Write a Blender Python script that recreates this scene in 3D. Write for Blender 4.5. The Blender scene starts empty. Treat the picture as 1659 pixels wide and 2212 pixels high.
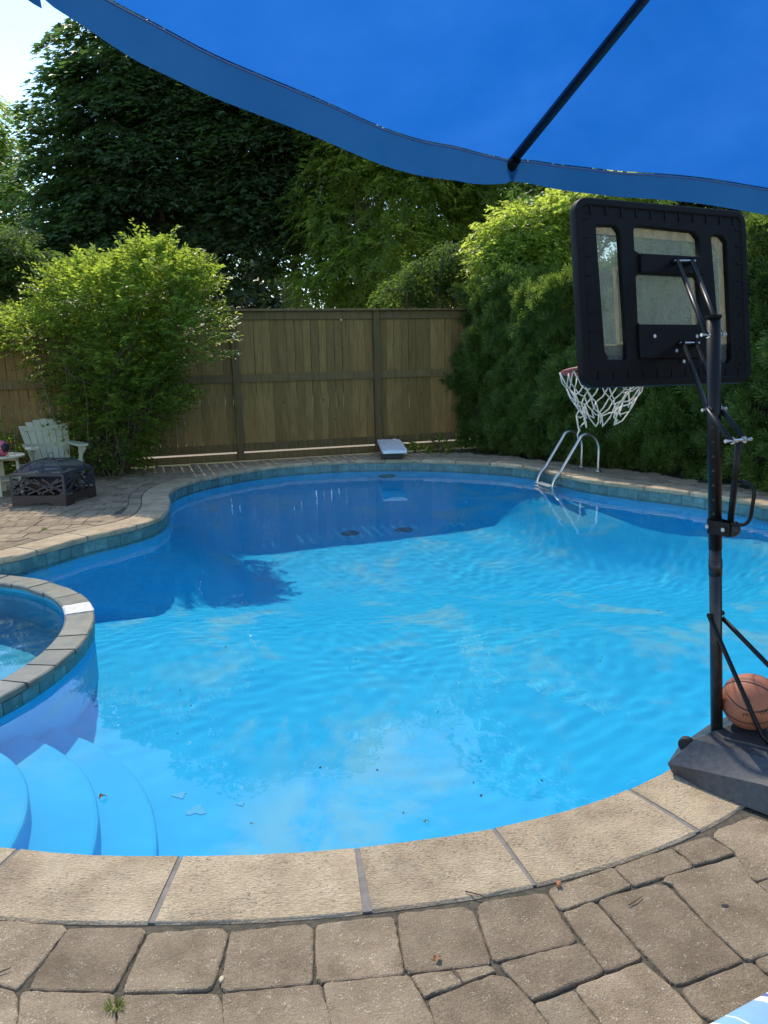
import bpy, bmesh, math, random
import numpy as np
from mathutils import Vector, Matrix
random.seed(7); rng = np.random.default_rng(7)
S = bpy.context.scene
R_ = math.radians
# ------------------------------------------------------------------ camera, sky, sun, exposure
EYE = 1.75; PITCH = R_(11.5); ROLL = R_(1.3); F = 1661.0; CX, CY = 829.5, 1106.0
fwd = Vector((0, math.cos(PITCH), -math.sin(PITCH)))
r0 = Vector((1, 0, 0)); u0 = Vector((0, math.sin(PITCH), math.cos(PITCH)))
rgt = r0*math.cos(ROLL) - u0*math.sin(ROLL); upv = r0*math.sin(ROLL) + u0*math.cos(ROLL)
cam = bpy.data.cameras.new('camera'); camo = bpy.data.objects.new('camera', cam); S.collection.objects.link(camo)
m = Matrix((rgt, upv, -fwd)).transposed().to_4x4(); m.translation = Vector((0, 0, EYE)); camo.matrix_world = m
cam.sensor_fit = 'VERTICAL'; cam.sensor_height = 24.0; cam.lens = 24.0*F/2212.0
cam.clip_start = 0.05; cam.clip_end = 2000; S.camera = camo
SUN_EL = R_(50); sh = Vector((-0.31, 0.95, 0)).normalized()
sun_dir = Vector((sh.x*math.cos(SUN_EL), sh.y*math.cos(SUN_EL), math.sin(SUN_EL)))
W = bpy.data.worlds.new('World'); S.world = W; W.use_nodes = True
nt = W.node_tree; bg = nt.nodes['Background']
sky = nt.nodes.new('ShaderNodeTexSky'); sky.sky_type = 'NISHITA'; sky.sun_disc = False
sky.sun_elevation = SUN_EL; sky.sun_rotation = math.atan2(sh.x, sh.y)
sky.air_density = 1.0; sky.dust_density = 0.0; sky.ozone_density = 1.5
nt.links.new(sky.outputs[0], bg.inputs[0]); bg.inputs[1].default_value = 0.15
sl = bpy.data.lights.new('sun', 'SUN'); sl.energy = 2.1; sl.angle = R_(0.53); sl.color = (1.0, 0.89, 0.72)
so = bpy.data.objects.new('sun', sl); S.collection.objects.link(so)
so.rotation_euler = sun_dir.to_track_quat('Z', 'Y').to_euler(); so.location = sun_dir*50
sl.cycles.is_caustics_light = True
vs = S.view_settings; vs.view_transform = 'Standard'; vs.look = 'None'; vs.exposure = 1.18; vs.gamma = 1; vs.use_curve_mapping = False
cy = S.cycles; cy.use_denoising = True; cy.max_bounces = 12; cy.diffuse_bounces = 5; cy.glossy_bounces = 4
cy.transmission_bounces = 8; cy.transparent_max_bounces = 8; cy.caustics_reflective = False; cy.caustics_refractive = True
cy.sample_clamp_indirect = 12.0; cy.sample_clamp_direct = 0.0

# ------------------------------------------------------------------ pixel -> place helpers (coordinates of a 1659 x 2212 photo)
def ray(x, y): return fwd + rgt*((x-CX)/F) - upv*((y-CY)/F)
E0 = Vector((0, 0, EYE))
def G(x, y, z=0.0):
    d = ray(x, y); return E0 + d*((z-EYE)/d.z)
def AtY(x, y, Y):
    d = ray(x, y); return E0 + d*(Y/d.y)
def project(w):
    d = Vector(w)-E0; z = d.dot(fwd)
    if z < .05: return (-9999, -9999, z)
    return (CX+F*d.dot(rgt)/z, CY-F*d.dot(upv)/z, z)

# ------------------------------------------------------------------ generic helpers
COL = S.collection
def tag(o, label=None, cat=None, group=None, kind=None):
    if label: o['label'] = label
    if cat: o['category'] = cat
    if group: o['group'] = group
    if kind: o['kind'] = kind
    return o
def link(name, me, mat=None, parent=None, loc=None, smooth=False):
    o = bpy.data.objects.new(name, me); COL.objects.link(o)
    if mat and me is not None and len(me.materials) == 0: me.materials.append(mat)
    if parent: o.parent = parent
    if loc is not None: o.location = loc
    if smooth: me.shade_smooth()
    return o
def empty(name, loc=(0, 0, 0)):
    o = bpy.data.objects.new(name, None); COL.objects.link(o); o.location = loc; o.empty_display_size = .1
    return o
class MB:
    def __init__(s): s.v = []; s.f = []
    def add(s, v, f):
        b = len(s.v); s.v += [tuple(p) for p in v]; s.f += [tuple(i+b for i in q) for q in f]; return s
    def box(s, c, size, M=None):
        c = Vector(c); hx, hy, hz = [d/2 for d in size]; v = []
        for x in (-hx, hx):
            for y in (-hy, hy):
                for z in (-hz, hz):
                    p = Vector((x, y, z)); v.append(c + (M@p if M else p))
        return s.add(v, [(0, 1, 3, 2), (4, 6, 7, 5), (0, 4, 5, 1), (2, 3, 7, 6), (0, 2, 6, 4), (1, 5, 7, 3)])
    def bar(s, a, b, w, t, up=(0, 0, 1)):
        a = Vector(a); b = Vector(b); d = (b-a); L = d.length; d.normalize(); up = Vector(up)
        x = d.cross(up)
        if x.length < 1e-4: x = d.cross(Vector((1, 0, 0)))
        x.normalize(); y = x.cross(d).normalized()
        return s.box((a+b)/2, (w, L, t), Matrix((x, d, y)).transposed())
    def tube(s, pts, r, n=8, caps=True):
        pts = [Vector(p) for p in pts]; k = len(pts)
        rs = r if isinstance(r, (list, tuple)) else [r]*k
        t = (pts[1]-pts[0]).normalized(); nrm = t.orthogonal().normalized(); v = []; f = []
        for i, p in enumerate(pts):
            t2 = ((pts[min(i+1, k-1)]-pts[i]).normalized() + (pts[i]-pts[max(i-1, 0)]).normalized())
            t2 = t2.normalized() if t2.length > 1e-6 else t
            nrm = (nrm - t2*nrm.dot(t2)).normalized(); bn = t2.cross(nrm); t = t2
            for j in range(n):
                a = 2*math.pi*j/n; v.append(p + (nrm*math.cos(a)+bn*math.sin(a))*rs[i])
        for i in range(k-1):
            for j in range(n):
                f.append((i*n+j, i*n+(j+1) % n, (i+1)*n+(j+1) % n, (i+1)*n+j))
        if caps: f.append(tuple(range(n-1, -1, -1))); f.append(tuple((k-1)*n+j for j in range(n)))
        return s.add(v, f)
    def lathe(s, c, prof, n=24, ax=(0, 0, 1), closed=False, caps=True):
        c = Vector(c); ax = Vector(ax).normalized(); u = ax.orthogonal().normalized(); w = ax.cross(u); v = []; f = []; k = len(prof)
        for (rad, h) in prof:
            for j in range(n):
                a = 2*math.pi*j/n; v.append(c+ax*h+(u*math.cos(a)+w*math.sin(a))*rad)
        for i in range(k-1 if not closed else k):
            i2 = (i+1) % k
            for j in range(n): f.append((i*n+j, i*n+(j+1) % n, i2*n+(j+1) % n, i2*n+j))
        if not closed and caps: f.append(tuple(range(n-1, -1, -1))); f.append(tuple((k-1)*n+j for j in range(n)))
        return s.add(v, f)
    def prism(s, poly, z0, z1, bev=0.0):
        n = len(poly); c = sum((Vector((p[0], p[1])) for p in poly), Vector((0, 0)))/n; v = []; f = []
        rings = [(0, z0), (0, z1-bev), (bev, z1)] if bev else [(0, z0), (0, z1)]
        for ins, z in rings:
            for p in poly:
                q = Vector((p[0], p[1])); d = (c-q)
                q = q + d.normalized()*ins*1.3 if ins else q
                v.append((q.x, q.y, z))
        for i in range(len(rings)-1):
            for j in range(n): f.append((i*n+j, i*n+(j+1) % n, (i+1)*n+(j+1) % n, (i+1)*n+j))
        f.append(tuple((len(rings)-1)*n+j for j in range(n))); f.append(tuple(range(n-1, -1, -1)))
        return s.add(v, f)
    def mesh(s, name):
        me = bpy.data.meshes.new(name); me.from_pydata(s.v, [], s.f); me.update(); return me
    def build(s, name, mat, parent=None, smooth=False, bevel=0, auto=None):
        me = s.mesh(name); o = link(name, me, mat, parent)
        if smooth: me.shade_smooth()
        if bevel:
            b = o.modifiers.new('b', 'BEVEL'); b.width = bevel; b.segments = 2; b.limit_method = 'ANGLE'
        return o
def arr_mesh(name, V, T):
    V = np.asarray(V, np.float32); T = np.asarray(T, np.int32); me = bpy.data.meshes.new(name)
    me.vertices.add(len(V)); me.vertices.foreach_set('co', V.ravel()); n = len(T); k = T.shape[1]
    me.loops.add(n*k); me.loops.foreach_set('vertex_index', T.ravel()); me.polygons.add(n)
    me.polygons.foreach_set('loop_start', np.arange(0, n*k, k, dtype=np.int32)); me.update(calc_edges=True); return me
def plate(name, outer, holes, thick, bev=.003):
    cu = bpy.data.curves.new(name, 'CURVE'); cu.dimensions = '2D'; cu.fill_mode = 'BOTH'; cu.extrude = thick/2-bev; cu.bevel_depth = bev; cu.bevel_resolution = 1
    for poly in [outer]+holes:
        sp = cu.splines.new('POLY'); sp.points.add(len(poly)-1); sp.use_cyclic_u = True
        for i, p in enumerate(poly): sp.points[i].co = (p[0], p[1], 0, 1)
    o = bpy.data.objects.new('tmp', cu); COL.objects.link(o); bpy.context.view_layer.update()
    dg = bpy.context.evaluated_depsgraph_get(); me = bpy.data.meshes.new_from_object(o.evaluated_get(dg)); me.name = name
    bpy.data.objects.remove(o); return me
def text_mesh(txt, size, ext=0.0):
    cu = bpy.data.curves.new('txt', 'FONT'); cu.body = txt; cu.size = size; cu.extrude = ext; cu.align_x = 'CENTER'; cu.resolution_u = 2
    o = bpy.data.objects.new('tmp', cu); COL.objects.link(o); bpy.context.view_layer.update()
    dg = bpy.context.evaluated_depsgraph_get(); me = bpy.data.meshes.new_from_object(o.evaluated_get(dg)); bpy.data.objects.remove(o); return me

# ------------------------------------------------------------------ materials
def nodes(name):
    mt = bpy.data.materials.new(name); mt.use_nodes = True; n = mt.node_tree; return mt, n, n.nodes['Principled BSDF']
def N(n, t, **k):
    x = n.nodes.new(t)
    for a, b in k.items(): setattr(x, a, b)
    return x
def coords(n, scale=(1, 1, 1), rand=True):
    tc = N(n, 'ShaderNodeTexCoord'); mp = N(n, 'ShaderNodeMapping'); mp.inputs['Scale'].default_value = scale
    n.links.new(tc.outputs['Object'], mp.inputs['Vector'])
    if rand:
        oi = N(n, 'ShaderNodeObjectInfo'); mu = N(n, 'ShaderNodeMath', operation='MULTIPLY'); mu.inputs[1].default_value = 37.0
        n.links.new(oi.outputs['Random'], mu.inputs[0]); n.links.new(mu.outputs[0], mp.inputs['Location'])
    return mp.outputs[0]
def ramp(n, fac, stops):
    r = N(n, 'ShaderNodeValToRGB'); e = r.color_ramp.elements
    while len(e) < len(stops): e.new(.5)
    for i, (p, c) in enumerate(stops): e[i].position = p; e[i].color = (*c, 1) if len(c) == 3 else c
    n.links.new(fac, r.inputs[0]); return r.outputs[0]
def noise(n, vec, scale, detail=4, rough=.55, dist=0):
    t = N(n, 'ShaderNodeTexNoise'); t.inputs['Scale'].default_value = scale; t.inputs['Detail'].default_value = detail
    t.inputs['Roughness'].default_value = rough; t.inputs['Distortion'].default_value = dist
    n.links.new(vec, t.inputs['Vector']); return t.outputs['Fac']
def mixc(n, fac, a, b, mode='MIX'):
    x = N(n, 'ShaderNodeMix', data_type='RGBA', blend_type=mode)
    for s_, v in ((0, fac), (6, a), (7, b)):
        if isinstance(v, (int, float)): x.inputs[s_].default_value = v
        elif isinstance(v, tuple): x.inputs[s_].default_value = (*v, 1)
        else: n.links.new(v, x.inputs[s_])
    return x.outputs[2]
def bump(n, b, h, strength=.4, dist=.01):
    x = N(n, 'ShaderNodeBump'); x.inputs['Strength'].default_value = strength; x.inputs['Distance'].default_value = dist
    n.links.new(h, x.inputs['Height']); n.links.new(x.outputs[0], b.inputs['Normal']); return x
def hue_rand(n, col, amt=.25):
    oi = N(n, 'ShaderNodeObjectInfo'); h = N(n, 'ShaderNodeHueSaturation'); mr = N(n, 'ShaderNodeMapRange')
    mr.inputs[3].default_value = 1-amt; mr.inputs[4].default_value = 1+amt
    n.links.new(oi.outputs['Random'], mr.inputs[0]); n.links.new(mr.outputs[0], h.inputs['Value']); n.links.new(col, h.inputs['Color']); return h.outputs[0]
def simple(name, c1, c2=None, scale=8, rough=.6, bmp=0, bscale=60, metal=0, rnd=0, stretch=(1, 1, 1), bdist=.004, spec=.5):
    mt, n, b = nodes(name); v = coords(n, stretch)
    c2 = c2 or tuple(x*.8 for x in c1)
    col = ramp(n, noise(n, v, scale), [(.3, c1), (.7, c2)])
    if rnd: col = hue_rand(n, col, rnd)
    n.links.new(col, b.inputs['Base Color']); b.inputs['Roughness'].default_value = rough; b.inputs['Metallic'].default_value = metal
    b.inputs['Specular IOR Level'].default_value = spec
    if bmp: bump(n, b, noise(n, v, bscale, 5, .6), bmp, bdist)
    return mt
def paver_mat():
    mt, n, b = nodes('concrete_paver'); v = coords(n)
    base = ramp(n, noise(n, v, 7, 5, .6), [(.3, (.23, .17, .107)), (.5, (.325, .245, .157)), (.7, (.41, .315, .205))])
    vo = N(n, 'ShaderNodeTexVoronoi'); vo.inputs['Scale'].default_value = 125; n.links.new(v, vo.inputs['Vector'])
    sp = ramp(n, vo.outputs['Distance'], [(.22, (1, 1, 1)), (.36, (0, 0, 0))])
    sel = ramp(n, noise(n, v, 40, 2), [(.53, (0, 0, 0)), (.62, (1, 1, 1))])
    f = mixc(n, 1.0, sp, sel, 'MULTIPLY'); col = base
    fine = noise(n, v, 220, 3, .7); col = mixc(n, .55, col, ramp(n, fine, [(.34, (.30, .28, .25)), (.54, (1, 1, 1))]), 'MULTIPLY')
    col = mixc(n, f, col, (.52, .44, .32))
    col = hue_rand(n, col, .19)
    moss = ramp(n, noise(n, v, 3.1, 5, .65), [(.60, (0, 0, 0)), (.72, (1, 1, 1))])
    mf = N(n, 'ShaderNodeMath', operation='MULTIPLY'); mf.inputs[1].default_value = .35; n.links.new(moss, mf.inputs[0])
    col = mixc(n, mf.outputs[0], col, (.13, .135, .09))
    n.links.new(col, b.inputs['Base Color']); b.inputs['Roughness'].default_value = .9; b.inputs['Specular IOR Level'].default_value = .2
    h = mixc(n, .5, ramp(n, fine, [(0, (0, 0, 0)), (1, (1, 1, 1))]), ramp(n, noise(n, v, 70, 4, .7), [(.2, (0, 0, 0)), (.8, (1, 1, 1))]))
    bump(n, b, h, 1.0, .010); return mt
def coping_mat():
    mt, n, b = nodes('limestone_coping'); v = coords(n)
    base = ramp(n, noise(n, v, 5, 5, .6), [(.30, (.36, .265, .168)), (.5, (.50, .38, .238)), (.70, (.62, .485, .315))])
    pit = noise(n, coords(n, (1, 1.9, 1)), 75, 4, .6, .6)
    p1 = ramp(n, pit, [(.34, (1, 1, 1)), (.45, (0, 0, 0))]); patch = ramp(n, noise(n, v, 6, 3), [(.42, (.15, .15, .15)), (.6, (1, 1, 1))])
    f = mixc(n, 1.0, p1, patch, 'MULTIPLY'); col = mixc(n, f, base, (.17, .135, .085))
    grey = ramp(n, noise(n, v, 11, 4), [(.58, (0, 0, 0)), (.72, (1, 1, 1))])
    gm = N(n, 'ShaderNodeMath', operation='MULTIPLY'); gm.inputs[1].default_value = .35; n.links.new(grey, gm.inputs[0])
    col = mixc(n, gm.outputs[0], col, (.26, .25, .20)); col = hue_rand(n, col, .10)
    n.links.new(col, b.inputs['Base Color']); b.inputs['Roughness'].default_value = .85; b.inputs['Specular IOR Level'].default_value = .25
    bump(n, b, pit, 1.0, .014); return mt
def tile_mat():
    mt, n, b = nodes('teal_slate_tile'); v = coords(n)
    base = ramp(n, noise(n, v, 13, 5, .65, .5), [(.25, (.05, .125, .125)), (.5, (.085, .18, .175)), (.72, (.17, .28, .26))])
    n.links.new(hue_rand(n, base, .22), b.inputs['Base Color']); b.inputs['Roughness'].default_value = .45
    bump(n, b, noise(n, v, 40, 4), .4, .004); return mt
def floor_mat():
    mt, n, b = nodes('pool_paint'); v = coords(n, rand=False)
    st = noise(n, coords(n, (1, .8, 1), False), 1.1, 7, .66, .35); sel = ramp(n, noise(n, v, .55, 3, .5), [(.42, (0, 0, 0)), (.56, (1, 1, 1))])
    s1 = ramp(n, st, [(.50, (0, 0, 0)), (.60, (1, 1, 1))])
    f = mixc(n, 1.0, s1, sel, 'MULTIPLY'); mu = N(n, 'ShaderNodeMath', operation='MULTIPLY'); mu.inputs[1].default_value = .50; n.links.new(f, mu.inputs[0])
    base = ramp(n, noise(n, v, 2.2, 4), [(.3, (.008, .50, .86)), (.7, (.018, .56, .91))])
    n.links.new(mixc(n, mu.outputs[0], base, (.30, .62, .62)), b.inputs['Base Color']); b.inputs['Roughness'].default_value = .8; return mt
def wood_mat(name, c1, c2, c3):
    mt, n, b = nodes(name); v = coords(n, (14, 14, .9)); g = noise(n, v, 3, 6, .65, .6)
    col = ramp(n, g, [(.3, c1), (.5, c2), (.72, c3)])
    kn = N(n, 'ShaderNodeTexVoronoi'); kn.inputs['Scale'].default_value = 2.3; n.links.new(coords(n, (1.6, 1.6, 1)), kn.inputs['Vector'])
    col = mixc(n, ramp(n, kn.outputs['Distance'], [(.035, (1, 1, 1)), (.06, (0, 0, 0))]), col, (.035, .024, .012))
    n.links.new(hue_rand(n, col, .18), b.inputs['Base Color']); b.inputs['Roughness'].default_value = .8; b.inputs['Specular IOR Level'].default_value = .2
    bump(n, b, g, .4, .004); return mt
def leaf_mat(name, c1, c2, tr, trw=.5, rough=.45, gloss=.35, var=.35):
    mt = bpy.data.materials.new(name); mt.use_nodes = True; n = mt.node_tree; n.nodes.remove(n.nodes['Principled BSDF'])
    out = n.nodes['Material Output']; ge = N(n, 'ShaderNodeNewGeometry'); rd = ge.outputs['Random Per Island']
    v = coords(n, rand=False); big = noise(n, v, .9, 3)
    ad = N(n, 'ShaderNodeMath', operation='MULTIPLY_ADD'); ad.inputs[1].default_value = .6; n.links.new(rd, ad.inputs[0])
    m2 = N(n, 'ShaderNodeMath', operation='MULTIPLY'); m2.inputs[1].default_value = .4; n.links.new(big, m2.inputs[0]); n.links.new(m2.outputs[0], ad.inputs[2])
    col = ramp(n, ad.outputs[0], [(.15, c1), (.85, c2)])
    pr = N(n, 'ShaderNodeBsdfPrincipled'); n.links.new(col, pr.inputs['Base Color']); pr.inputs['Roughness'].default_value = rough; pr.inputs['Specular IOR Level'].default_value = gloss
    t = N(n, 'ShaderNodeBsdfTranslucent'); tcol = ramp(n, rd, [(0, tuple(x*(1-var) for x in tr)), (1, tuple(x*(1+var) for x in tr))]); n.links.new(tcol, t.inputs['Color'])
    mx = N(n, 'ShaderNodeMixShader'); mx.inputs[0].default_value = trw
    n.links.new(pr.outputs[0], mx.inputs[1]); n.links.new(t.outputs[0], mx.inputs[2]); n.links.new(mx.outputs[0], out.inputs['Surface']); return mt
def fabric_mat(name, c, tc, trw):
    mt = bpy.data.materials.new(name); mt.use_nodes = True; n = mt.node_tree; pr = n.nodes['Principled BSDF']; out = n.nodes['Material Output']
    v = coords(n, rand=False); w1 = noise(n, coords(n, (1, 40, 1), False), 30, 2); big = ramp(n, noise(n, v, 3.2, 7, .62), [(.36, (0, 0, 0)), (.66, (1, 1, 1))])
    dc = mixc(n, big, tuple(x*.8 for x in c), c); pr.inputs['Roughness'].default_value = .85; n.links.new(dc, pr.inputs['Base Color'])
    pr.inputs['Specular IOR Level'].default_value = .1
    t = N(n, 'ShaderNodeBsdfTranslucent'); tcol = mixc(n, big, tuple(x*.91 for x in tc), (tc[0]*1.6+.004, tc[1]*1.10, tc[2]*1.02)); n.links.new(tcol, t.inputs['Color'])
    bump(n, pr, w1, .3, .001)
    mx = N(n, 'ShaderNodeMixShader'); mx.inputs[0].default_value = trw
    n.links.new(pr.outputs[0], mx.inputs[1]); n.links.new(t.outputs[0], mx.inputs[2]); n.links.new(mx.outputs[0], out.inputs['Surface']); return mt
def water_mat(name, tint):
    mt, n, b = nodes(name); b.inputs['Base Color'].default_value = (*tint, 1); b.inputs['Transmission Weight'].default_value = 1
    b.inputs['Roughness'].default_value = 0; b.inputs['IOR'].default_value = 1.333; return mt
def ground_mat():
    mt, n, b = nodes('soil_and_grass'); v = coords(n, rand=False)
    c = ramp(n, noise(n, v, .35, 5), [(.42, (.055, .075, .025)), (.6, (.09, .07, .04))])
    c = mixc(n, .5, c, ramp(n, noise(n, v, 30, 5, .7), [(.3, (.3, .3, .3)), (.7, (1, 1, 1))]), 'MULTIPLY')
    n.links.new(c, b.inputs['Base Color']); b.inputs['Roughness'].default_value = 1; bump(n, b, noise(n, v, 25, 6, .7), .8, .03); return mt
M_pav = paver_mat(); M_cop = coping_mat(); M_tile = tile_mat(); M_pool = floor_mat(); M_ground = ground_mat()
M_sand = simple('joint_dirt', (.12, .098, .065), (.05, .045, .03), 30, .95, .8, 80, bdist=.01)
M_mortar = simple('grey_mortar', (.24, .21, .18), (.16, .145, .125), 20, .9, .5, 90)
M_grout = simple('pale_grout', (.42, .50, .50), (.30, .40, .42), 14, .8)
M_fence = wood_mat('fence_wood', (.14, .085, .028), (.22, .137, .046), (.28, .178, .064))
M_post = wood_mat('fence_post_wood', (.09, .06, .025), (.145, .10, .042), (.20, .14, .06))
M_spa = simple('wet_slate_cap', (.22, .205, .15), (.13, .13, .10), 9, .32, .5, 50, rnd=.16)
M_spawhite = simple('white_cap_stone', (.62, .61, .57), (.36, .35, .31), 22, .5, .6, 60)  # mottled white to grey, in place of the slate tone
M_spawall = simple('spa_plaster', (.04, .38, .54), (.05, .42, .60), 3, .8)
M_black = simple('black_plastic', (.004, .004, .005), (.007, .007, .008), 20, .6, .15, 150, spec=.15)
M_base = simple('weathered_black_plastic', (.030, .031, .034), (.060, .062, .066), 45, .42, .5, 220, bdist=.002)
M_pole = simple('black_painted_steel', (.004, .004, .005), (.008, .008, .008), 12, .4, .1, 80, spec=.25)
def rusty():
    mt, n, b = nodes('rusty_black_steel'); v = coords(n, (1, 1, .5), False)
    f = ramp(n, noise(n, v, 26, 6, .7), [(.52, (0, 0, 0)), (.66, (1, 1, 1))])
    n.links.new(mixc(n, f, (.010, .010, .012), (.05, .024, .012)), b.inputs['Base Color']); b.inputs['Roughness'].default_value = .42; return mt
M_rust = rusty()
M_steel = simple('brushed_steel', (.55, .52, .47), (.45, .42, .37), 10, .28, .1, 90, metal=1)
M_bolt = simple('zinc_bolt', (.6, .62, .62), (.5, .5, .5), 10, .35, metal=1)
M_red = simple('faded_red_rim', (.32, .06, .045), (.26, .05, .04), 14, .5)
M_net = simple('white_net_cord', (.72, .70, .63), (.60, .58, .5), 40, .9, .4, 200)
M_white = simple('white_plastic', (.72, .73, .72), (.62, .64, .63), 4, .5)
M_chair = simple('pale_green_white_plastic', (.42, .41, .28), (.35, .345, .23), 3, .55)
M_cream = simple('cream_plastic', (.62, .55, .38), (.52, .46, .32), 4, .6)
M_ball = None
M_pit = simple('rusted_brown_steel', (.055, .028, .02), (.025, .018, .018), 16, .55, .3, 60)
M_pitgrey = simple('dark_grey_enamel', (.045, .045, .055), (.03, .03, .035), 12, .4)
M_pink = simple('pink_rubber', (.55, .10, .16), (.48, .08, .13), 6, .35)
M_dark = simple('dark_rubber', (.012, .012, .014), None, 6, .5)
M_bark = simple('grey_bark', (.13, .105, .075), (.06, .05, .038), 9, .95, .8, 30, stretch=(1, 1, .25), bdist=.03)
M_twig = simple('brown_twig', (.10, .065, .035), (.06, .04, .025), 20, .9)
M_dry = simple('dry_orange_leaf', (.40, .16, .05), (.28, .10, .03), 25, .7)
L_maple = leaf_mat('maple_leaf', (.055, .095, .045), (.10, .155, .07), (.15, .27, .05), .40, gloss=.4, rough=.5)
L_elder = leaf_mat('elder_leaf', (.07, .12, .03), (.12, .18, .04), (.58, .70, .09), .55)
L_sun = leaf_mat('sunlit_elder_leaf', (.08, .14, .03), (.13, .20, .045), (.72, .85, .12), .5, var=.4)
L_small = leaf_mat('small_tree_leaf', (.045, .085, .022), (.075, .125, .035), (.22, .34, .05), .45, rough=.7, gloss=.08)
L_bush = leaf_mat('bush_leaf', (.035, .075, .016), (.10, .16, .035), (.46, .58, .06), .5, var=.5, gloss=.5)
L_cedar = leaf_mat('cedar_spray', (.02, .045, .014), (.13, .19, .04), (.26, .38, .05), .42, gloss=.2)
L_far = leaf_mat('far_leaf', (.03, .055, .02), (.05, .085, .03), (.10, .16, .03), .25)
L_vine = leaf_mat('glossy_vine_leaf', (.035, .06, .025), (.055, .09, .035), (.15, .24, .05), .3, rough=.5, gloss=.12)
L_grass = leaf_mat('grass_blade', (.10, .14, .03), (.16, .19, .05), (.3, .36, .08), .4)
F_canopy = fabric_mat('blue_canopy_fabric', (.020, .13, .45), (.010, .135, .50), .6)
F_valance = fabric_mat('blue_valance_fabric', (.04, .165, .37), (.015, .13, .34), .42)

# ------------------------------------------------------------------ pool outline
OUT = [(-3.552, 6.884), (-3.324, 7.174), (-3.058, 7.70), (-2.716, 8.20), (-2.575, 8.62), (-2.60, 9.10), (-2.709, 9.60), (-2.87, 10.14), (-2.93, 10.68), (-2.816, 11.26), (-2.50, 11.88), (-2.08, 12.42), (-1.62, 12.77), (-1.10, 12.98),
       (-0.371, 13.09), (0.25, 13.06), (0.80, 12.92), (1.33, 12.68), (1.85, 12.36), (2.18, 12.05), (2.42, 11.68), (2.56, 11.22), (2.74, 10.78), (2.98, 10.38), (3.33, 9.98), (3.72, 9.55), (4.08, 9.08), (4.36, 8.45),
       (4.40, 7.4), (4.02, 6.2), (3.25, 5.05), (2.40, 4.12), (1.61, 3.373), (1.182, 2.985), (0.80, 2.757), (0.391, 2.605), (-0.028, 2.520), (-0.40, 2.483), (-0.762, 2.481), (-1.10, 2.498), (-1.455, 2.558),
       (-2.1, 2.68), (-2.9, 2.62), (-3.9, 2.50), (-5.1, 2.85), (-6.2, 3.8), (-6.3, 5.2), (-5.6, 6.2), (-4.5, 6.45)]
def catmull(P, closed=True, per=12):
    out = []; n = len(P)
    for i in range(n if closed else n-1):
        p0, p1, p2, p3 = [np.array(P[(i+k-1) % n] if closed else P[min(max(i+k-1, 0), n-1)], float) for k in range(4)]
        for t in np.arange(per)/per:
            out.append(.5*((2*p1)+(-p0+p2)*t+(2*p0-5*p1+4*p2-p3)*t*t+(-p0+3*p1-3*p2+p3)*t**3))
    return np.array(out)
raw = catmull(OUT); seg = np.linalg.norm(np.roll(raw, -1, 0)-raw, axis=1); cum = np.r_[0, np.cumsum(seg)]; PERI = cum[-1]
rawc = np.vstack([raw, raw[:1]])
def ppos(s):
    s = s % PERI; return np.array([np.interp(s, cum, rawc[:, 0]), np.interp(s, cum, rawc[:, 1])])
def pnorm(s):   # outline runs clockwise seen from above -> outward is to the left of travel
    t = ppos(s+.06)-ppos(s-.06); t /= np.linalg.norm(t); return np.array([-t[1], t[0]])
NS = 600; SS = np.arange(NS)*PERI/NS; PP = np.array([ppos(s) for s in SS]); PN = np.array([pnorm(s) for s in SS])
SC = np.array([0.5, 8.0])
if (PN[100].dot(PP[100]-SC)) < 0: PN = -PN; _pn = pnorm; pnorm = lambda s: -_pn(s)
def s_near(x, y): return SS[np.argmin(((PP-np.array([x, y]))**2).sum(1))]
def inside(poly, pts):
    pts = np.atleast_2d(pts); x, y = pts[:, 0], pts[:, 1]; r = np.zeros(len(pts), bool); n = len(poly); j = n-1
    for i in range(n):
        xi, yi = poly[i]; xj, yj = poly[j]
        c = ((yi > y) != (yj > y)) & (x < (xj-xi)*(y-yi)/((yj-yi)+1e-12)+xi); r ^= c; j = i
    return r
def sdist(pts):  # signed distance to the lip, positive outside
    pts = np.atleast_2d(pts); out = np.empty(len(pts))
    for a in range(0, len(pts), 4000):
        q = pts[a:a+4000]; out[a:a+4000] = np.sqrt(((q[:, None]-PP[None])**2).sum(2).min(1))
    return np.where(inside(PP, pts), -out, out)
# ---- fence and hedge lines
FA = Vector((-2.514, 13.533, 0)); FD = Vector((0.955, 0.297, 0)).normalized(); FN = Vector((-FD.y, FD.x, 0)); BAY = 2.547
def fence_y(x): return FA.y + (x-FA.x)*FD.y/FD.x
HEDGE = [(1.60, 14.85), (1.93, 14.0), (2.42, 13.1), (3.20, 12.0), (3.95, 11.05), (4.5, 10.1), (4.90, 9.2), (5.45, 7.6), (6.0, 5.6), (6.5, 3.5), (6.9, 1.0)]
PATIO = [(-11, fence_y(-11)-.5), (-7.5, fence_y(-7.5)-.4), (-5, fence_y(-5)-.35), (-2.5, fence_y(-2.5)-.28), (0, fence_y(0)-.3), (1.2, 14.0), (2.2, 13.15), (3.9, 11.0), (4.85, 9.1), (5.9, 5.6), (6.7, 1), (7, -4), (-11, -4)]
def star_to(poly, ang):
    d = np.array([math.cos(ang), math.sin(ang)]); best = 0
    for i in range(len(poly)):
        a = np.array(poly[i])-SC; b = np.array(poly[(i+1) % len(poly)])-SC; e = b-a; den = d[0]*e[1]-d[1]*e[0]
        if abs(den) < 1e-9: continue
        t = (a[0]*e[1]-a[1]*e[0])/den; u = (a[0]*d[1]-a[1]*d[0])/den
        if t > 0 and -1e-6 <= u <= 1+1e-6: best = max(best, t)
    return SC+d*best
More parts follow.
